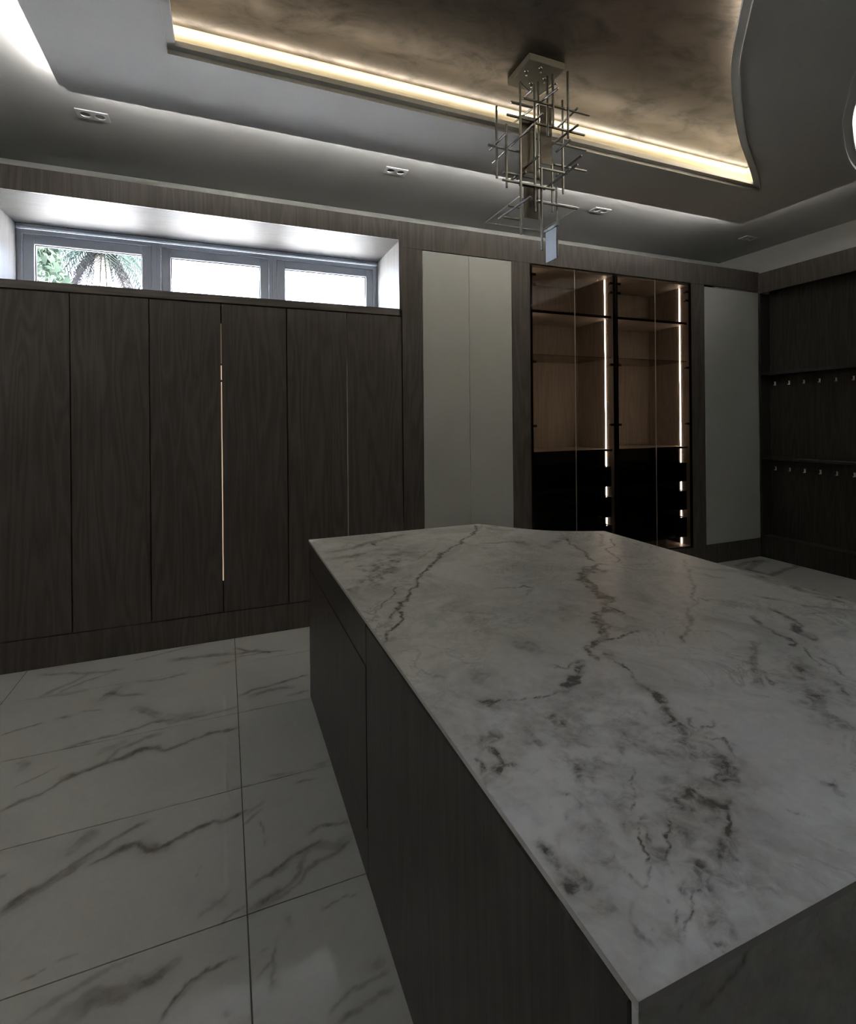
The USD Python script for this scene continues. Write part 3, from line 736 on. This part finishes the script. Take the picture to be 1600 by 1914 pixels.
cs = spline(curve, 60)
tray_poly = Polygon([(-0.249, 0.418), (-0.249, 2.822)] + [(-0.249, far_y - .006)] + [tuple(p) for p in cs])
c2 = spline([(2.822, 1.097), (2.958, 1.421), (3.181, 1.691), (3.416, 1.857), (3.638, 2.004), (3.852, 2.118), (4.109, 2.240), (4.298, 2.313), (4.453, 2.357), (4.599, 2.364), (4.724, 2.299), (4.787, 2.153), (4.808, 1.934)], 70)
rear_poly = Polygon([tuple(p) for p in c2] + [(4.808, 0.418), (2.738, 0.418)])
panel_poly = Polygon([(-0.826, -0.314), (-0.826, 3.329), (-0.800, 3.329), (-0.800, 3.368), (4.604, 3.401), (4.625, 2.467), (4.756, 2.247), (5.069, 2.038), (5.174, 1.777), (5.174, -0.314)])
inner_rear = rear_poly.buffer(-.045)
inner_tray = tray_poly.buffer(-.037, join_style=2)
PLATES = [(-.757, 3.768), (1.255, 3.778), (3.275, 3.815), (5.30, 3.84)]
cove = tray_poly.buffer(0.05).union(sbox(-.40, far_y - .02, 4.12, far_y + .15)).union(sbox(-.40, .36, -.2, far_y + .15))
cove2 = inner_rear.buffer(0.13)
room = sbox(XL, YF, XW, YW + .05)
perim = room.difference(cove.buffer(.015)).difference(cove2.buffer(.015))
for x, y in PLATES:
    perim = perim.difference(sbox(x - .08, y - .042, x + .08, y + .042))
ceil = thing('ceiling', kind='structure', label='stepped plaster ceiling with a dropped panel and a curved lit opening')
obj('perimeter_board', ext(perim, ZC, ZC + .05), M['ceiling'], ceil, kind='structure')
panel = panel_poly.difference(tray_poly).difference(rear_poly)
obj('dropped_panel', ext(panel, ZP, ZP + .018), M['ceiling'], ceil, smooth=30, kind='structure')
panel2 = panel_poly.buffer(-.06).difference(inner_tray).difference(inner_rear)
obj('dropped_panel_core', ext(panel2, ZP + .018, ZPT), M['ceiling'], ceil, smooth=30, kind='structure')
for poly, up, low, wallm in ((cove, M['tray'], 'tray_ceiling', M['cove']), (cove2, M['ceiling'], 'rear_tray_ceiling', M['ceiling'])):
    ring = poly.buffer(.015, join_style=2).difference(poly)
    obj('cove_wall', ext(ring, ZPT, ZT), wallm, ceil, smooth=30, kind='structure')
    obj(low, ext(poly.buffer(.02, join_style=2), ZT, ZT + .03), up, ceil, kind='structure')


def strip_loop(poly, inset, w, z0, z1, closed=True):
    ring = poly.buffer(inset + w, join_style=2).difference(poly.buffer(inset, join_style=2))
    return ext(ring, z0, z1)


def led(label, key, pts, z0, z1, w=.012, z2=None):
    """An LED strip laid along pts: an aluminium profile carrying a glowing diffuser."""
    t = thing('led_strip', label, 'light strip')
    line = LineString(pts)
    obj('profile', ext(line.buffer(w / 2, cap_style=2, join_style=2), z0, (z2 or z1 - .006)), M['fitting'], t)
    obj('diffuser', ext(line.buffer(w / 2 - .001, cap_style=2, join_style=2), (z2 or z1 - .006) + .0002, z1), M[key], t, label='glowing diffuser')


def edge(poly, d, lo, hi, n=200):
    """The part of poly's offset outline whose points satisfy lo <= f <= hi."""
    ring = poly.buffer(d, join_style=2).exterior
    P = [np.array(ring.interpolate(u, normalized=True).coords[0]) for u in np.linspace(0, 1, n, endpoint=False)]
    return P


cz_ = ZPT + .006
led('warm LED strip lying behind the straight window-side edge of the brown ceiling tray', 'led_tray', [(-.345, far_y + .10), (4.16, far_y + .115)], ZPT + .0005, cz_ + .004)
led('warm LED strip lying behind the short left edge of the brown ceiling tray', 'led_tray', [(-.349, .44), (-.349, 2.90)], ZPT + .0005, cz_ + .004)
off = LineString([tuple(p) for p in cs]).parallel_offset(.018, 'left')
led('warm LED strip lying behind the curved edge of the brown ceiling tray', 'led_curve', list(off.coords), ZPT + .0005, cz_ + .004)


def corner_led(label, pts, key='led_corner'):
    t = thing('led_strip', label, 'light strip')
    line = LineString(pts)
    obj('diffuser', ext(line.buffer(.0065, cap_style=2, join_style=2), ZT - .030, ZT - .020), M[key], t, label='glowing diffuser')


cc = cove.exterior
corner_led('bright thin LED line along the top of the straight window-side tray wall', [(-.375, far_y + .138), (4.18, far_y + .148)])
corner_led('bright thin LED line along the top of the short left tray wall', [(-.388, .44), (-.388, 2.95)])
off2 = LineString([tuple(p) for p in cs]).parallel_offset(.040, 'left')
corner_led('bright thin LED line along the top of the curved tray wall', list(off2.coords), 'led_curve_corner')
obj('opening_trim', ext(tray_poly.buffer(.009, join_style=2).difference(tray_poly), ZP - .005, ZP - .0002), M['ceiling'], ceil, smooth=30, kind='structure')
obj('opening_trim', ext(rear_poly.buffer(.006).difference(rear_poly), ZP - .004, ZP - .0002), M['ceiling'], ceil, smooth=30, kind='structure')
rr_ = inner_rear.buffer(.04).exterior
led('bright white LED strip in the rounded ceiling opening at the right edge', 'led_rear', list(rr_.coords)[:-2], ZPT + .0005, cz_ + .004)
for lab, key, pa, pb in (
        ('left', 'led_left', (-.81, -.25), (-.81, 3.31)), ('window side', 'led_far', (-.75, 3.349), (4.53, 3.382)),
        ('right', 'led_right', (4.585, 3.35), (4.605, 2.50)), ('camera side', 'led_near', (-.7, -.29), (5.0, -.29))):
    led(f'neutral LED strip hidden on top of the dropped ceiling panel along its {lab} edge', key, [pa, pb], ZP + .0185, ZP + .028, .012, ZP + .021)

# ------------------------------------------------------------------ windows
for k, (a, b) in enumerate([(-1.40, -.495), (-.495, .395), (.395, 1.325)]):
    w = thing(f'window_{k+1}', kind='structure', label=('left window of the high strip, with trees outside', 'middle window of the high strip, filled with white sky', 'right window of the high strip, with a pale wall outside')[k])
    z0, z1 = 2.46, 2.985
    fw = .032
    y0, y1 = YW, YW + .07
    obj('window_frame', cat(bx(a, a + fw, y0, y1, z0, z1), bx(b - fw, b, y0, y1, z0, z1), bx(a + fw, b - fw, y0, y1, z1 - fw, z1), bx(a + fw, b - fw, y0, y1, z0, z0 + fw)), M['alu'], w)
    a2, b2, c2_, d2 = a + fw + .002, b - fw - .002, z0 + fw + .002, z1 - fw - .002
    sw = .07
    y0s, y1s = YW + .014, YW + .062
    lip = .012
    obj('sash', cat(bx(a2, a2 + sw, y0s, y1s, c2_, d2, .004), bx(b2 - sw, b2, y0s, y1s, c2_, d2, .004), bx(a2 + sw, b2 - sw, y0s, y1s, d2 - sw, d2, .004), bx(a2 + sw, b2 - sw, y0s, y1s, c2_, c2_ + sw, .004)), M['alu'], w)
    g0, g1, g2, g3 = a2 + sw, b2 - sw, c2_ + sw, d2 - sw
    obj('gasket', cat(bx(g0, g0 + .006, YW + .03, YW + .05, g2, g3), bx(g1 - .006, g1, YW + .03, YW + .05, g2, g3), bx(g0, g1, YW + .03, YW + .05, g3 - .006, g3), bx(g0, g1, YW + .03, YW + .05, g2, g2 + .006)), M['gasket'], w)
    obj('pane', bx(g0 + .003, g1 - .003, YW + .036, YW + .042, g2 + .003, g3 - .003, .0005), M['pane'], w)
tag(obj('trim_1', bx(-1.40, 1.325, YW - .03, YW + .01, 2.987, 3.016, .004), M['alu'], kind='structure'), 'pale blue-grey head trim over the windows')

# ------------------------------------------------------------------ timber lining round the windows
al = thing('window_surround', 'oak-lined window recess above the tall doors, with sill board, soffit and jambs', 'panelling')
obj('sill_board', bx(-1.42, 1.345, YB, YW + .05, 2.402, 2.456, .002), M['oak_sill'], al)
obj('soffit', bx(-1.42, 1.345, YB + .02, YW - .002, 3.016, 3.035), M['oak_lining'], al, label='pale daylit oak soffit over the windows')
obj('jamb', bx(1.326, 1.345, YB + .02, YW - .002, 2.456, 3.016), M['oak_jamb'], al, label='pale jamb at the right end of the windows')
obj('jamb', bx(-1.42, -1.401, YB + .02, YW - .002, 2.456, 3.016), M['oak_jamb'], al)
obj('fascia', bx(-1.42, 1.3185, YB, YB + .02, 3.016, 3.17), M['oak'], al)
obj('top_board', bx(-1.42, 1.345, YB + .02, YW + .05, 3.15, 3.168), M['oak_flat'], al)

pn = thing('wall_panelling', 'dark oak frame of uprights, fascia and plinth round the white and glass cupboards', 'panelling')
obj('upright', bx(1.3205, 1.345, YB, YB + .02, 2.405, 3.17, .0008), M['oak'], pn)
obj('upright', bx(1.345, 1.521, YB, YB + .02, 0, 2.957), M['oak'], pn)
obj('upright', bx(2.370, 2.557, YB, YB + .02, 0, 2.957), M['oak'], pn)
obj('upright', bx(4.524, 4.715, YB, YB + .02, 0, 2.957), M['oak'], pn)
obj('fascia', bx(1.346, XR + .02, YB - .0005, YB + .02, 2.957, 3.17), M['oak'], pn)
obj('plinth', bx(1.522, 2.369, YB, YB + .02, 0, .206), M['oak'], pn)
obj('plinth', bx(2.558, 4.523, YB, YB + .02, 0, .198), M['oak'], pn)
obj('plinth', bx(4.716, XR + .02, YB, YB + .02, 0, .206), M['oak'], pn)
obj('plinth', bx(-2.1, 1.344, YB + .002, YB + .02, 0, .194), M['oak'], pn)
obj('upright', bx(-2.1, -1.421, YB, YB + .02, .198, 3.17), M['oak'], pn)
obj('top_board', bx(1.346, XR + .02, YB + .02, YW + .05, 3.15, 3.168), M['oak_flat'], pn)

# ------------------------------------------------------------------ three tall wardrobes under the windows
def wardrobe(name, label, x0, gap, lit):
    t = thing(name, label, 'wardrobe', (x0, YB, 0), 0, 'tall wardrobes under the windows')
    W = .906
    obj('carcass', cat(bx(.002, .02, .03, .63, .2, 2.398), bx(W - .02, W - .002, .03, .63, .2, 2.398), bx(.02, W - .02, .61, .63, .2, 2.398),
                       bx(.02, W - .02, .03, .61, .2, .22), bx(.02, W - .02, .03, .61, 2.38, 2.398)), M['gap'], t)
    h = gap / 2
    obj('door', bx(.0034, W / 2 - h, 0, .021, .1995, 2.393, .0012), M['oak'], t)
    obj('door', bx(W / 2 + h, W - .0034, 0, .021, .1995, 2.393, .0012), M['oak'], t)
    if lit:
        z0, z1 = lit
        obj('light_bar', cat(bx(W / 2 - .014, W / 2 + .014, .034, .042, z0, z1 - .12), bx(W / 2 - .014, W / 2 + .014, .034, .042, z1 - .105, z1)), M['led_ward'], t, label='warm light bar showing through the gap between the doors')
        obj('light_bar', bx(W / 2 - .014, W / 2 + .014, .034, .042, z1 + .012, z1 + .30), M['led_dim'], t, label='faint reflected light above the light bar, made as a dim glowing strip')  # no lamp here: a glowing strip stands in for light reflected above the bar
        obj('light_bar_clip', bx(W / 2 - .016, W / 2 + .016, .028, .044, z1 - .119, z1 - .106), M['blackmetal'], t)
    return t


wardrobe('tall_wardrobe', 'leftmost two-door dark oak wardrobe under the windows, its door joint unlit', -1.378, .007, None)
wardrobe('tall_wardrobe', 'middle two-door dark oak wardrobe, a bright warm light line between its doors', -.472, .0075, (.414, 1.96))
wardrobe('tall_wardrobe', 'right two-door dark oak wardrobe, a thin dim orange light line between its doors', .434, .0045, (.414, 1.97))

# ------------------------------------------------------------------ white cupboards
t = thing('white_cupboard', 'grey-white two-door cupboard between the window wall and the glass cabinets', 'cupboard', (1.522, YB, 0))
obj('carcass', cat(bx(.0, .018, .022, .6, .206, 2.95), bx(.829, .847, .022, .6, .206, 2.95), bx(.018, .829, .58, .6, .206, 2.95), bx(.018, .829, .022, .58, .206, .224), bx(.018, .829, .022, .58, 2.93, 2.95)), M['gap'], t)
obj('door', bx(.0015, .4245, -.001, .02, .209, 2.951), M['white_lacquer'], t)
obj('door', bx(.4275, .8455, -.001, .02, .209, 2.951), M['white_lacquer'], t)
t = thing('white_cupboard', 'narrow grey-white single-door cupboard in the right corner, beside the hook panel', 'cupboard', (4.716, YB, 0))
obj('carcass', cat(bx(.0, .018, .022, .6, .206, 2.95), bx(.818, .836, .022, .6, .206, 2.95), bx(.018, .818, .58, .6, .206, 2.95), bx(.018, .818, .022, .58, .206, .224), bx(.018, .818, .022, .58, 2.93, 2.95)), M['gap'], t)
obj('door', bx(.0015, .824, -.001, .02, .208, 2.938), M['white_lacquer'], t)

# ------------------------------------------------------------------ glass display cabinets
def display(label, x0, x1):
    t = thing('display_cabinet', label, 'display cabinet', (x0, YB, 0))
    W, D = x1 - x0, .54
    zb, zt = .205, 2.95
    obj('back_panel', bx(0, W, D, D + .018, zb, zt), M['oak_inside'], t)
    for k, (a, b) in enumerate(((0, .028), (W - .028, W))):
        obj('side_panel', bx(a, b, .008, D, zb, zt), M['oak_inside'], t)
        obj('edge_trim', bx(a, b, .003, .0075, zb, zt, .0005), M['blackmetal'], t, label='black front edge of the side panel')
    a, b = .0285, W - .0285
    obj('top_panel', bx(a, b, .01, D, 2.93, zt), M['oak_inside'], t)
    obj('bottom_panel', bx(a, b, .01, D, zb, .222), M['oak_inside'], t)
    sh = obj('shelf', bx(a, b, .034, D, 2.528, 2.55), M['oak_inside'], t)
    obj('edge_trim', bx(a, b, .0305, .0338, 2.526, 2.551, .0005), M['blackmetal'], sh)
    obj('glass_shelf', bx(a, b, .034, D, 2.139, 2.147), M['shelfglass'], t, label='clear grey glass shelf')
    ct = obj('counter', bx(a, b, .036, D, 1.238, 1.254), M['oak_inside'], t)
    obj('edge_trim', bx(a, b, .0315, .0358, 1.236, 1.2545, .0005), M['blackmetal'], ct)
    obj('drawer_housing', cat(bx(a, b, D - .012, D - .001, .224, 1.236), bx(a, a + .003, .14, D - .012, .224, 1.236), bx(b - .003, b, .14, D - .012, .224, 1.236)), M['gap'], t)  # added dark boards: the black shade in the drawer gaps, put in as colour
    for z0, z1 in ((.89, 1.085), (.592, .79), (.308, .512)):
        dr = obj('drawer', cat(bx(a + .002, b - .002, .045, .063, z0, z1), bx(a + .004, b - .004, .063, .46, z0, z0 + .012), bx(a + .004, a + .016, .063, .46, z0 + .012, z1), bx(b - .016, b - .004, .063, .46, z0 + .012, z1), bx(a + .016, b - .016, .448, .46, z0 + .012, z1)), M['black'], t, label='black glass-fronted drawer')
    for xx, s in ((.0285, 1), (W - .0285, -1)):
        obj('light_bar', bx(min(xx, xx + s * .004), max(xx, xx + s * .004), 0.11, .124, .224, 2.925, .0008), M['led_cab'], t, label='glowing vertical light bar in the side panel')
    mid = W / 2
    for a2, b2, hx, s in ((.004, mid - .0018, .028, 1), (mid + .0018, W - .004, W - .028, -1)):
        d = obj('glass_door', bx(a2, b2, -.006, -.001, .212, 2.944, .0004), M['tinted'], t, label='frameless bronze-tinted glass door')
        e = b2 if s > 0 else a2
        obj('glass_edge', bx(e - .0016 if s > 0 else e - .0002, e + .0002 if s > 0 else e + .0016, -.0065, -.0005, .212, 2.944, .0003), M['glassedge'], d)
        for z in (2.862, 2.772, 2.073, 1.492):
            x_a, x_b = (.006, .066) if s > 0 else (W - .066, W - .006)
            obj('hinge', cat(bx(x_a, x_b, -.0005, .014, z - .012, z + .012, .003), bx(min(hx, hx + s * .02), max(hx, hx + s * .02), .014, .05, z - .008, z + .008, .003)), M['blackmetal'], d)
    return t


display('left display cabinet with bronze glass doors, beside the two-door white cupboard', 2.559, 3.531)
display('right display cabinet with bronze glass doors, towards the corner cupboard', 3.533, 4.522)

# ------------------------------------------------------------------ hook unit on the right wall
hk = thing('hook_panel', 'dark oak wall panel with two ledges and rows of hooks, on the right wall', 'wall panel', (0, 0, 0))
Y0, Y1 = YF + .02, 3.908
obj('fascia', bx(XR, XR + .022, Y0, Y1, 2.927, 3.152), M['oak'], hk)
obj('top_board', bx(XR + .022, XW - .002, Y0, Y1, 3.132, 3.152), M['oak_flat'], hk)
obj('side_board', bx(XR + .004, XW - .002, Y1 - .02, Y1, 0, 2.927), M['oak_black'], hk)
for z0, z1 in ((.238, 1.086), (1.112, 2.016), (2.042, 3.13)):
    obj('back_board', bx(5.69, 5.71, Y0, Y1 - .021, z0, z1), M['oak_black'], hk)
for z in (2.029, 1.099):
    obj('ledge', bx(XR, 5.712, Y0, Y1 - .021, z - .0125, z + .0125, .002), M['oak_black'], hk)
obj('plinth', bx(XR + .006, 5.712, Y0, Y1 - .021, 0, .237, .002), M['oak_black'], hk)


def hook(label, y, z):
    t = thing('coat_hook', label, 'hook', (5.69, y, z), 0, 'chrome hooks on the hook panel')
    obj('wall_plate', bx(-.004, 0, -.008, .008, -.022, .022, .001), M['hook'], t)
    arc = [(-.004, 0, -.004)] + [(-.004 - .014 * (1 - math.cos(g)), 0, -.004 - .016 * math.sin(g)) for g in np.linspace(.3, 2.6, 9)]
    obj('prong', cat(tube(arc, .0035), tube([(-.003, 0, .012), (-.012, 0, .014), (-.018, 0, .02)], .003)), M['hook'], t)
    return t


h0 = None
ORD = ('first', 'second', 'third', 'fourth', 'fifth', 'sixth')
for row, z in (('upper', 1.924), ('lower', .982)):
    for k in range(6):
        lab = f'{ORD[k]} small chrome hook from the corner in the {row} row of the hook panel'
        y = 3.828 - .1526 * k
        if h0 is None:
            h0 = hook(lab, y, z)
        else:
            dup(h0, (5.69, y, z), lab)

# ------------------------------------------------------------------ downlights and the access hatch
def downlight(label, x, y):
    t = thing('twin_downlight', label, 'downlight', (x, y, ZC), 0, 'twin downlights in the ceiling border')
    pl = sbox(-.089, -.05, .089, .05)
    for s in (-1, 1):
        pl = pl.difference(Point(s * .04, 0).buffer(.029, 24))
    obj('plate', ext(pl, -.007, .001), M['fitting'], t)
    for s in (-1, 1):
        c = obj('cup', lathe([(.0295, -.005), (.0295, -.001), (.02, .03), (.0, .03), (.0, .033), (.024, .033), (.034, -.001), (.034, -.005), (.0295, -.005)], 24, (s * .04, 0, 0)), M['cup'], t, smooth=35)
        obj('lens', lathe([(0, .026), (.017, .026), (.017, .029), (0, .029)], 20, (s * .04, 0, 0)), M['gasket'], c)
    return t


d0 = downlight('twin-spot downlight in the ceiling above the left end of the windows', *PLATES[0])
for (x, y), lab in zip(PLATES[1:], ('twin-spot downlight in the ceiling above the right end of the windows', 'twin-spot downlight in the ceiling above the glass cabinets, right of the hanging lamp', 'twin-spot downlight in the far right corner of the ceiling')):
    dup(d0, (x, y, ZC), lab)

t = thing('access_hatch', 'square access hatch flush in the ceiling, behind the hanging lamp', 'hatch', (2.725, 4.14, ZC))
a, b = .325, .31
obj('hatch_frame', ext(sbox(-a, -b, a, b).difference(sbox(-a + .009, -b + .009, a - .009, b - .009)), -.006, .0), M['fitting'], t)
obj('hatch_door', bx(-a + .012, a - .012, -b + .012, b - .012, -.003, -.0005, .001), M['ceiling'], t)

# ------------------------------------------------------------------ hanging lamp
lp = thing('pendant_lamp', 'hanging lamp of crossed nickel rods and metal plates under a square canopy', 'pendant lamp', (0, 0, 0))
cn = obj('canopy', bx(1.6415, 1.8868, 2.4899, 2.7362, 3.6163, ZT, .003), M['canopy'], lp)
for x, y in ((1.677, 2.578), (1.741, 2.525), (1.764, 2.661), (1.817, 2.595)):
    obj('cap_nut', lathe([(0, -.03), (.006, -.028), (.008, -.02), (.007, -.004), (.011, -.002), (.011, 0), (0, 0)], 14, (x, y, 3.6163)), M['chrome'], cn, smooth=40)
for p, q in RODS:
    obj('rod', bar(p, q, .0125, .0125, .0025), M['steel'], lp, smooth=20)
obj('stay', bar((1.620, 2.557, 3.524), (1.730, 2.609, 3.513), .007), M['steel'], lp)
obj('metal_plate', bx(1.6509, 1.7480, 2.6089, 2.6126, 3.0339, 3.3533), M['plate'], lp)
obj('metal_plate', bx(1.8127, 1.8993, 2.6402, 2.6439, 3.1216, 3.4806), M['plate'], lp)
obj('metal_plate', bx(1.6718, 1.7741, 2.6089, 2.6126, 2.7605, 2.9484), M['plate'], lp)
obj('metal_plate', bx(1.8408, 1.8445, 2.5254, 2.6350, 2.5101, 2.7000), M['plate_pale'], lp)
obj('plate_clamp', bx(1.8335, 1.8523, 2.5098, 2.6454, 2.6958, 2.7136), M['steel'], lp)
obj('plate_clamp', bx(1.6436, 1.7845, 2.6026, 2.6214, 2.9463, 2.9619), M['steel'], lp)
obj('plate_clamp', bx(1.6436, 1.7532, 2.6026, 2.6214, 3.3501, 3.3658), M['steel'], lp)

# ------------------------------------------------------------------ island
isl = thing('island', 'large dark oak island with a veined marble top and waterfall end, clipped far corner', 'island', (0, 0, 0))
IX0, IY0, IY1, IZ = .434, .454, 2.926, .883
TH = .012
corner = spline([(1.506, 2.926), (1.611, 2.788), (1.721, 2.645), (1.847, 2.54), (1.97, 2.478), (2.093, 2.427)], 40)


def x_right(y):
    return np.where(y <= 2.427, 2.093, np.interp(y, corner[::-1, 1], corner[::-1, 0]))


ny, nx = 470, 360
g = np.linspace(0, 1, ny) ** 1.45
ys = IY0 + (IY1 - IY0) * g
us = np.linspace(0, 1, nx)
xr = x_right(ys)
PX_ = IX0 + us[None, :] * (xr[:, None] - IX0)
P = np.column_stack([PX_.ravel(), np.repeat(ys, nx)])
v = vein_field(P, ISLAND_VEINS, 21, 1.7, 1.2, 1.3, True)
idx = np.arange(ny * nx).reshape(ny, nx)
q = np.stack([idx[:-1, :-1], idx[:-1, 1:], idx[1:, 1:], idx[1:, :-1]], -1).reshape(-1, 4)
obj('worktop', (np.column_stack([P, np.full(len(P), IZ)]), q), M['stone'], isl, label='white marble-look top with grey-brown veins', attr={'vein': v})
out = Polygon([(IX0, IY0), (2.093, IY0)] + [tuple(p) for p in corner[::-1]] + [(IX0, IY1)])
obj('worktop_edge', ext(out.buffer(0), IZ - TH, IZ - .0004), M['stone_edge'], isl)
# waterfall end
nxw, nzw = 260, 120
xs = np.linspace(IX0 + .0, 2.093, nxw)
zs = np.linspace(0.0, IZ - TH, nzw)
P = np.stack(np.meshgrid(xs, zs, indexing='ij'), -1).reshape(-1, 2)
v = vein_field(P, WATERFALL_VEINS, 31)
idx = np.arange(nxw * nzw).reshape(nxw, nzw)
q = np.stack([idx[:-1, :-1], idx[1:, :-1], idx[1:, 1:], idx[:-1, 1:]], -1).reshape(-1, 4)
obj('waterfall_end', (np.column_stack([P[:, 0], np.full(len(P), IY0), P[:, 1]]), q), M['stone'], isl, attr={'vein': v})
obj('waterfall_edge', bx(IX0, 2.093, IY0 + .0005, IY0 + TH, 0, IZ - TH - .0002, .0008), M['stone_edge'], isl)
# body
cz = IZ - TH
body_poly = Polygon([(IX0 + .02, IY0 + TH + .004), (2.07, IY0 + TH + .004), (2.07, 2.42)] + [(float(x) - .02, float(y) - .02) for x, y in corner[::-1]] + [(IX0 + .02, IY1 - .022)])
obj('carcass', ext(body_poly.buffer(0), 0.0, cz - .0005), M['gap'], isl)
obj('side_panel', bx(IX0 + .002, IX0 + .02, IY0 + TH + .006, 1.676, 0.0, cz - .009, .003), M['oak_island'], isl)
obj('top_rail', bx(IX0 + .002, IX0 + .02, 1.679, IY1 - .002, .7225, cz - .003, .0015), M['oak_island'], isl)
dd = obj('cupboard_door', bx(IX0 + .001, IX0 + .02, 1.6805, IY1 - .004, .174, .7195, .0015), M['oak_island'], isl)
obj('plinth', bx(IX0 + .002, IX0 + .02, 1.6765, IY1 - .002, 0.0, .1725, .0012), M['oak_island'], isl)
obj('end_panel', bx(IX0 + .0205, 1.50, IY1 - .0215, IY1 - .003, 0.0, cz - .003), M['oak_island'], isl)
curved = Polygon([(float(x) - .004, float(y) - .004) for x, y in corner] + [(float(x) - .02, float(y) - .02) for x, y in corner[::-1]])
obj('curved_panel', ext(curved.buffer(0), 0.0, cz - .003), M['oak_island'], isl, smooth=30)
obj('side_panel', bx(2.0705, 2.088, IY0 + TH + .006, 2.425, 0.0, cz - .003), M['oak_island'], isl)

# ------------------------------------------------------------------ outside
obj('ground', bx(-40, 40, YW + .26, 60, -.1, 1.7, 0), M['soil'], kind='structure')
hs = thing('neighbour_house', 'white rendered wall of the neighbouring house, seen through the right window', 'building', (2.5, 8.0, 1.7))
obj('wall', bx(0, 8, 0, 22, 0, 3.45, .01), M['render'], hs)
obj('coping', bx(-.04, 8.04, -.04, 22.04, 3.45, 3.54, .01), M['render'], hs)
tag(obj('garden_wall', bx(2.27, 2.42, 9.1, 18, 1.7, 3.86, .01), M['render_grey']), 'low grey garden wall outside the right window, in front of the house', 'garden wall')


def foliage(center, radius, n, size, seed, flat=1.0):
    r = np.random.default_rng(seed)
    d = r.normal(size=(n, 3)); d /= np.linalg.norm(d, axis=1)[:, None]
    rad = r.uniform(.35, 1, n) ** .5
    c = center + d * rad[:, None] * np.array(radius) * (1 + .25 * np.sin(5 * d[:, :1] + 3 * d[:, 2:]))
    u = r.normal(size=(n, 3)); u /= np.linalg.norm(u, axis=1)[:, None]
    w = np.cross(u, r.normal(size=(n, 3))); w /= np.linalg.norm(w, axis=1)[:, None]
    s = size * r.uniform(.6, 1.2, n)[:, None]
    V = np.stack([c - u * s, c + w * s * .45, c + u * s, c - w * s * .45], 1).reshape(-1, 3)
    return V, np.arange(4 * n).reshape(n, 4)


tr = thing('broadleaf_tree', 'bushy green tree outside the left window', 'tree', (-3.05, 8.6, 1.7))
obj('trunk', tube([(0, 0, 0), (.05, 0, .8), (-.05, .05, 1.5), (.02, 0, 2.5)], np.array([.14, .11, .09, .05])), M['bark'], tr, smooth=40)
for k, (c, rr, n) in enumerate(((np.array([.35, 0, 2.2]), (.75, .6, .8), 1500), (np.array([-.9, .2, 2.8]), (1.0, .8, .9), 900), (np.array([-.3, .2, 1.3]), (.9, .8, .7), 700))):
    obj('foliage', foliage(c, rr, n, .085, 40 + k), M['leaf'], tr, kind='stuff')
pm = thing('palm_tree', 'palm with hanging dry fronds outside the left window, right of the bushy tree', 'tree', (-2.15, 11.4, 1.7))
obj('trunk', tube([(0, 0, 0), (.03, 0, 1.0), (0, .02, 2.3), (0, 0, 3.3)], np.array([.22, .17, .16, .12]), 12), M['bark'], pm, smooth=40)
pr = np.random.default_rng(5)
for k in range(40):
    az = 2 * math.pi * k / 40 + pr.uniform(-.12, .12)
    dry = k % 2 == 0
    L = pr.uniform(1.3, 1.8) if not dry else pr.uniform(.8, 1.2)
    lift = pr.uniform(.1, .7) if not dry else pr.uniform(-.5, .1)
    V, Fc = [], []
    o = np.array([0, 0, 3.32 - (.08 if dry else 0)])
    h = np.array([math.cos(az), math.sin(az), 0])
    pts = []
    for s in np.linspace(0, 1, 14):
        a = lift - 1.6 * s
        pts.append(o + h * (L * s * (.7 if not dry else .5)) + np.array([0, 0, L * (lift * s * .5 - .75 * s * s)]))
    pts = np.array(pts)
    sidev = np.cross(h, [0, 0, 1])
    ms = [tube(pts, np.linspace(.018, .005, 14), 5)]
    for i in range(2, 14):
        for sg in (-1, 1):
            for e in (0, .5):
                p = pts[i] * (1 - e) + pts[i - 1] * e
                ln = (.42 if not dry else .32) * (1 - .5 * abs(i / 13 - .5))
                tip = p + sidev * sg * ln * .75 + np.array([0, 0, -ln * (.55 + pr.uniform(0, .3))]) + h * ln * .35
                n0 = len(V)
                wv = h * .018
                V += [p - wv, p + wv, tip]
                Fc += [[n0, n0 + 1, n0 + 2]]
    ms.append(trimesh.Trimesh(np.array(V), np.array(Fc), process=False))
    obj('frond', cat(*ms), M['husk' if dry else 'frond'], pm)
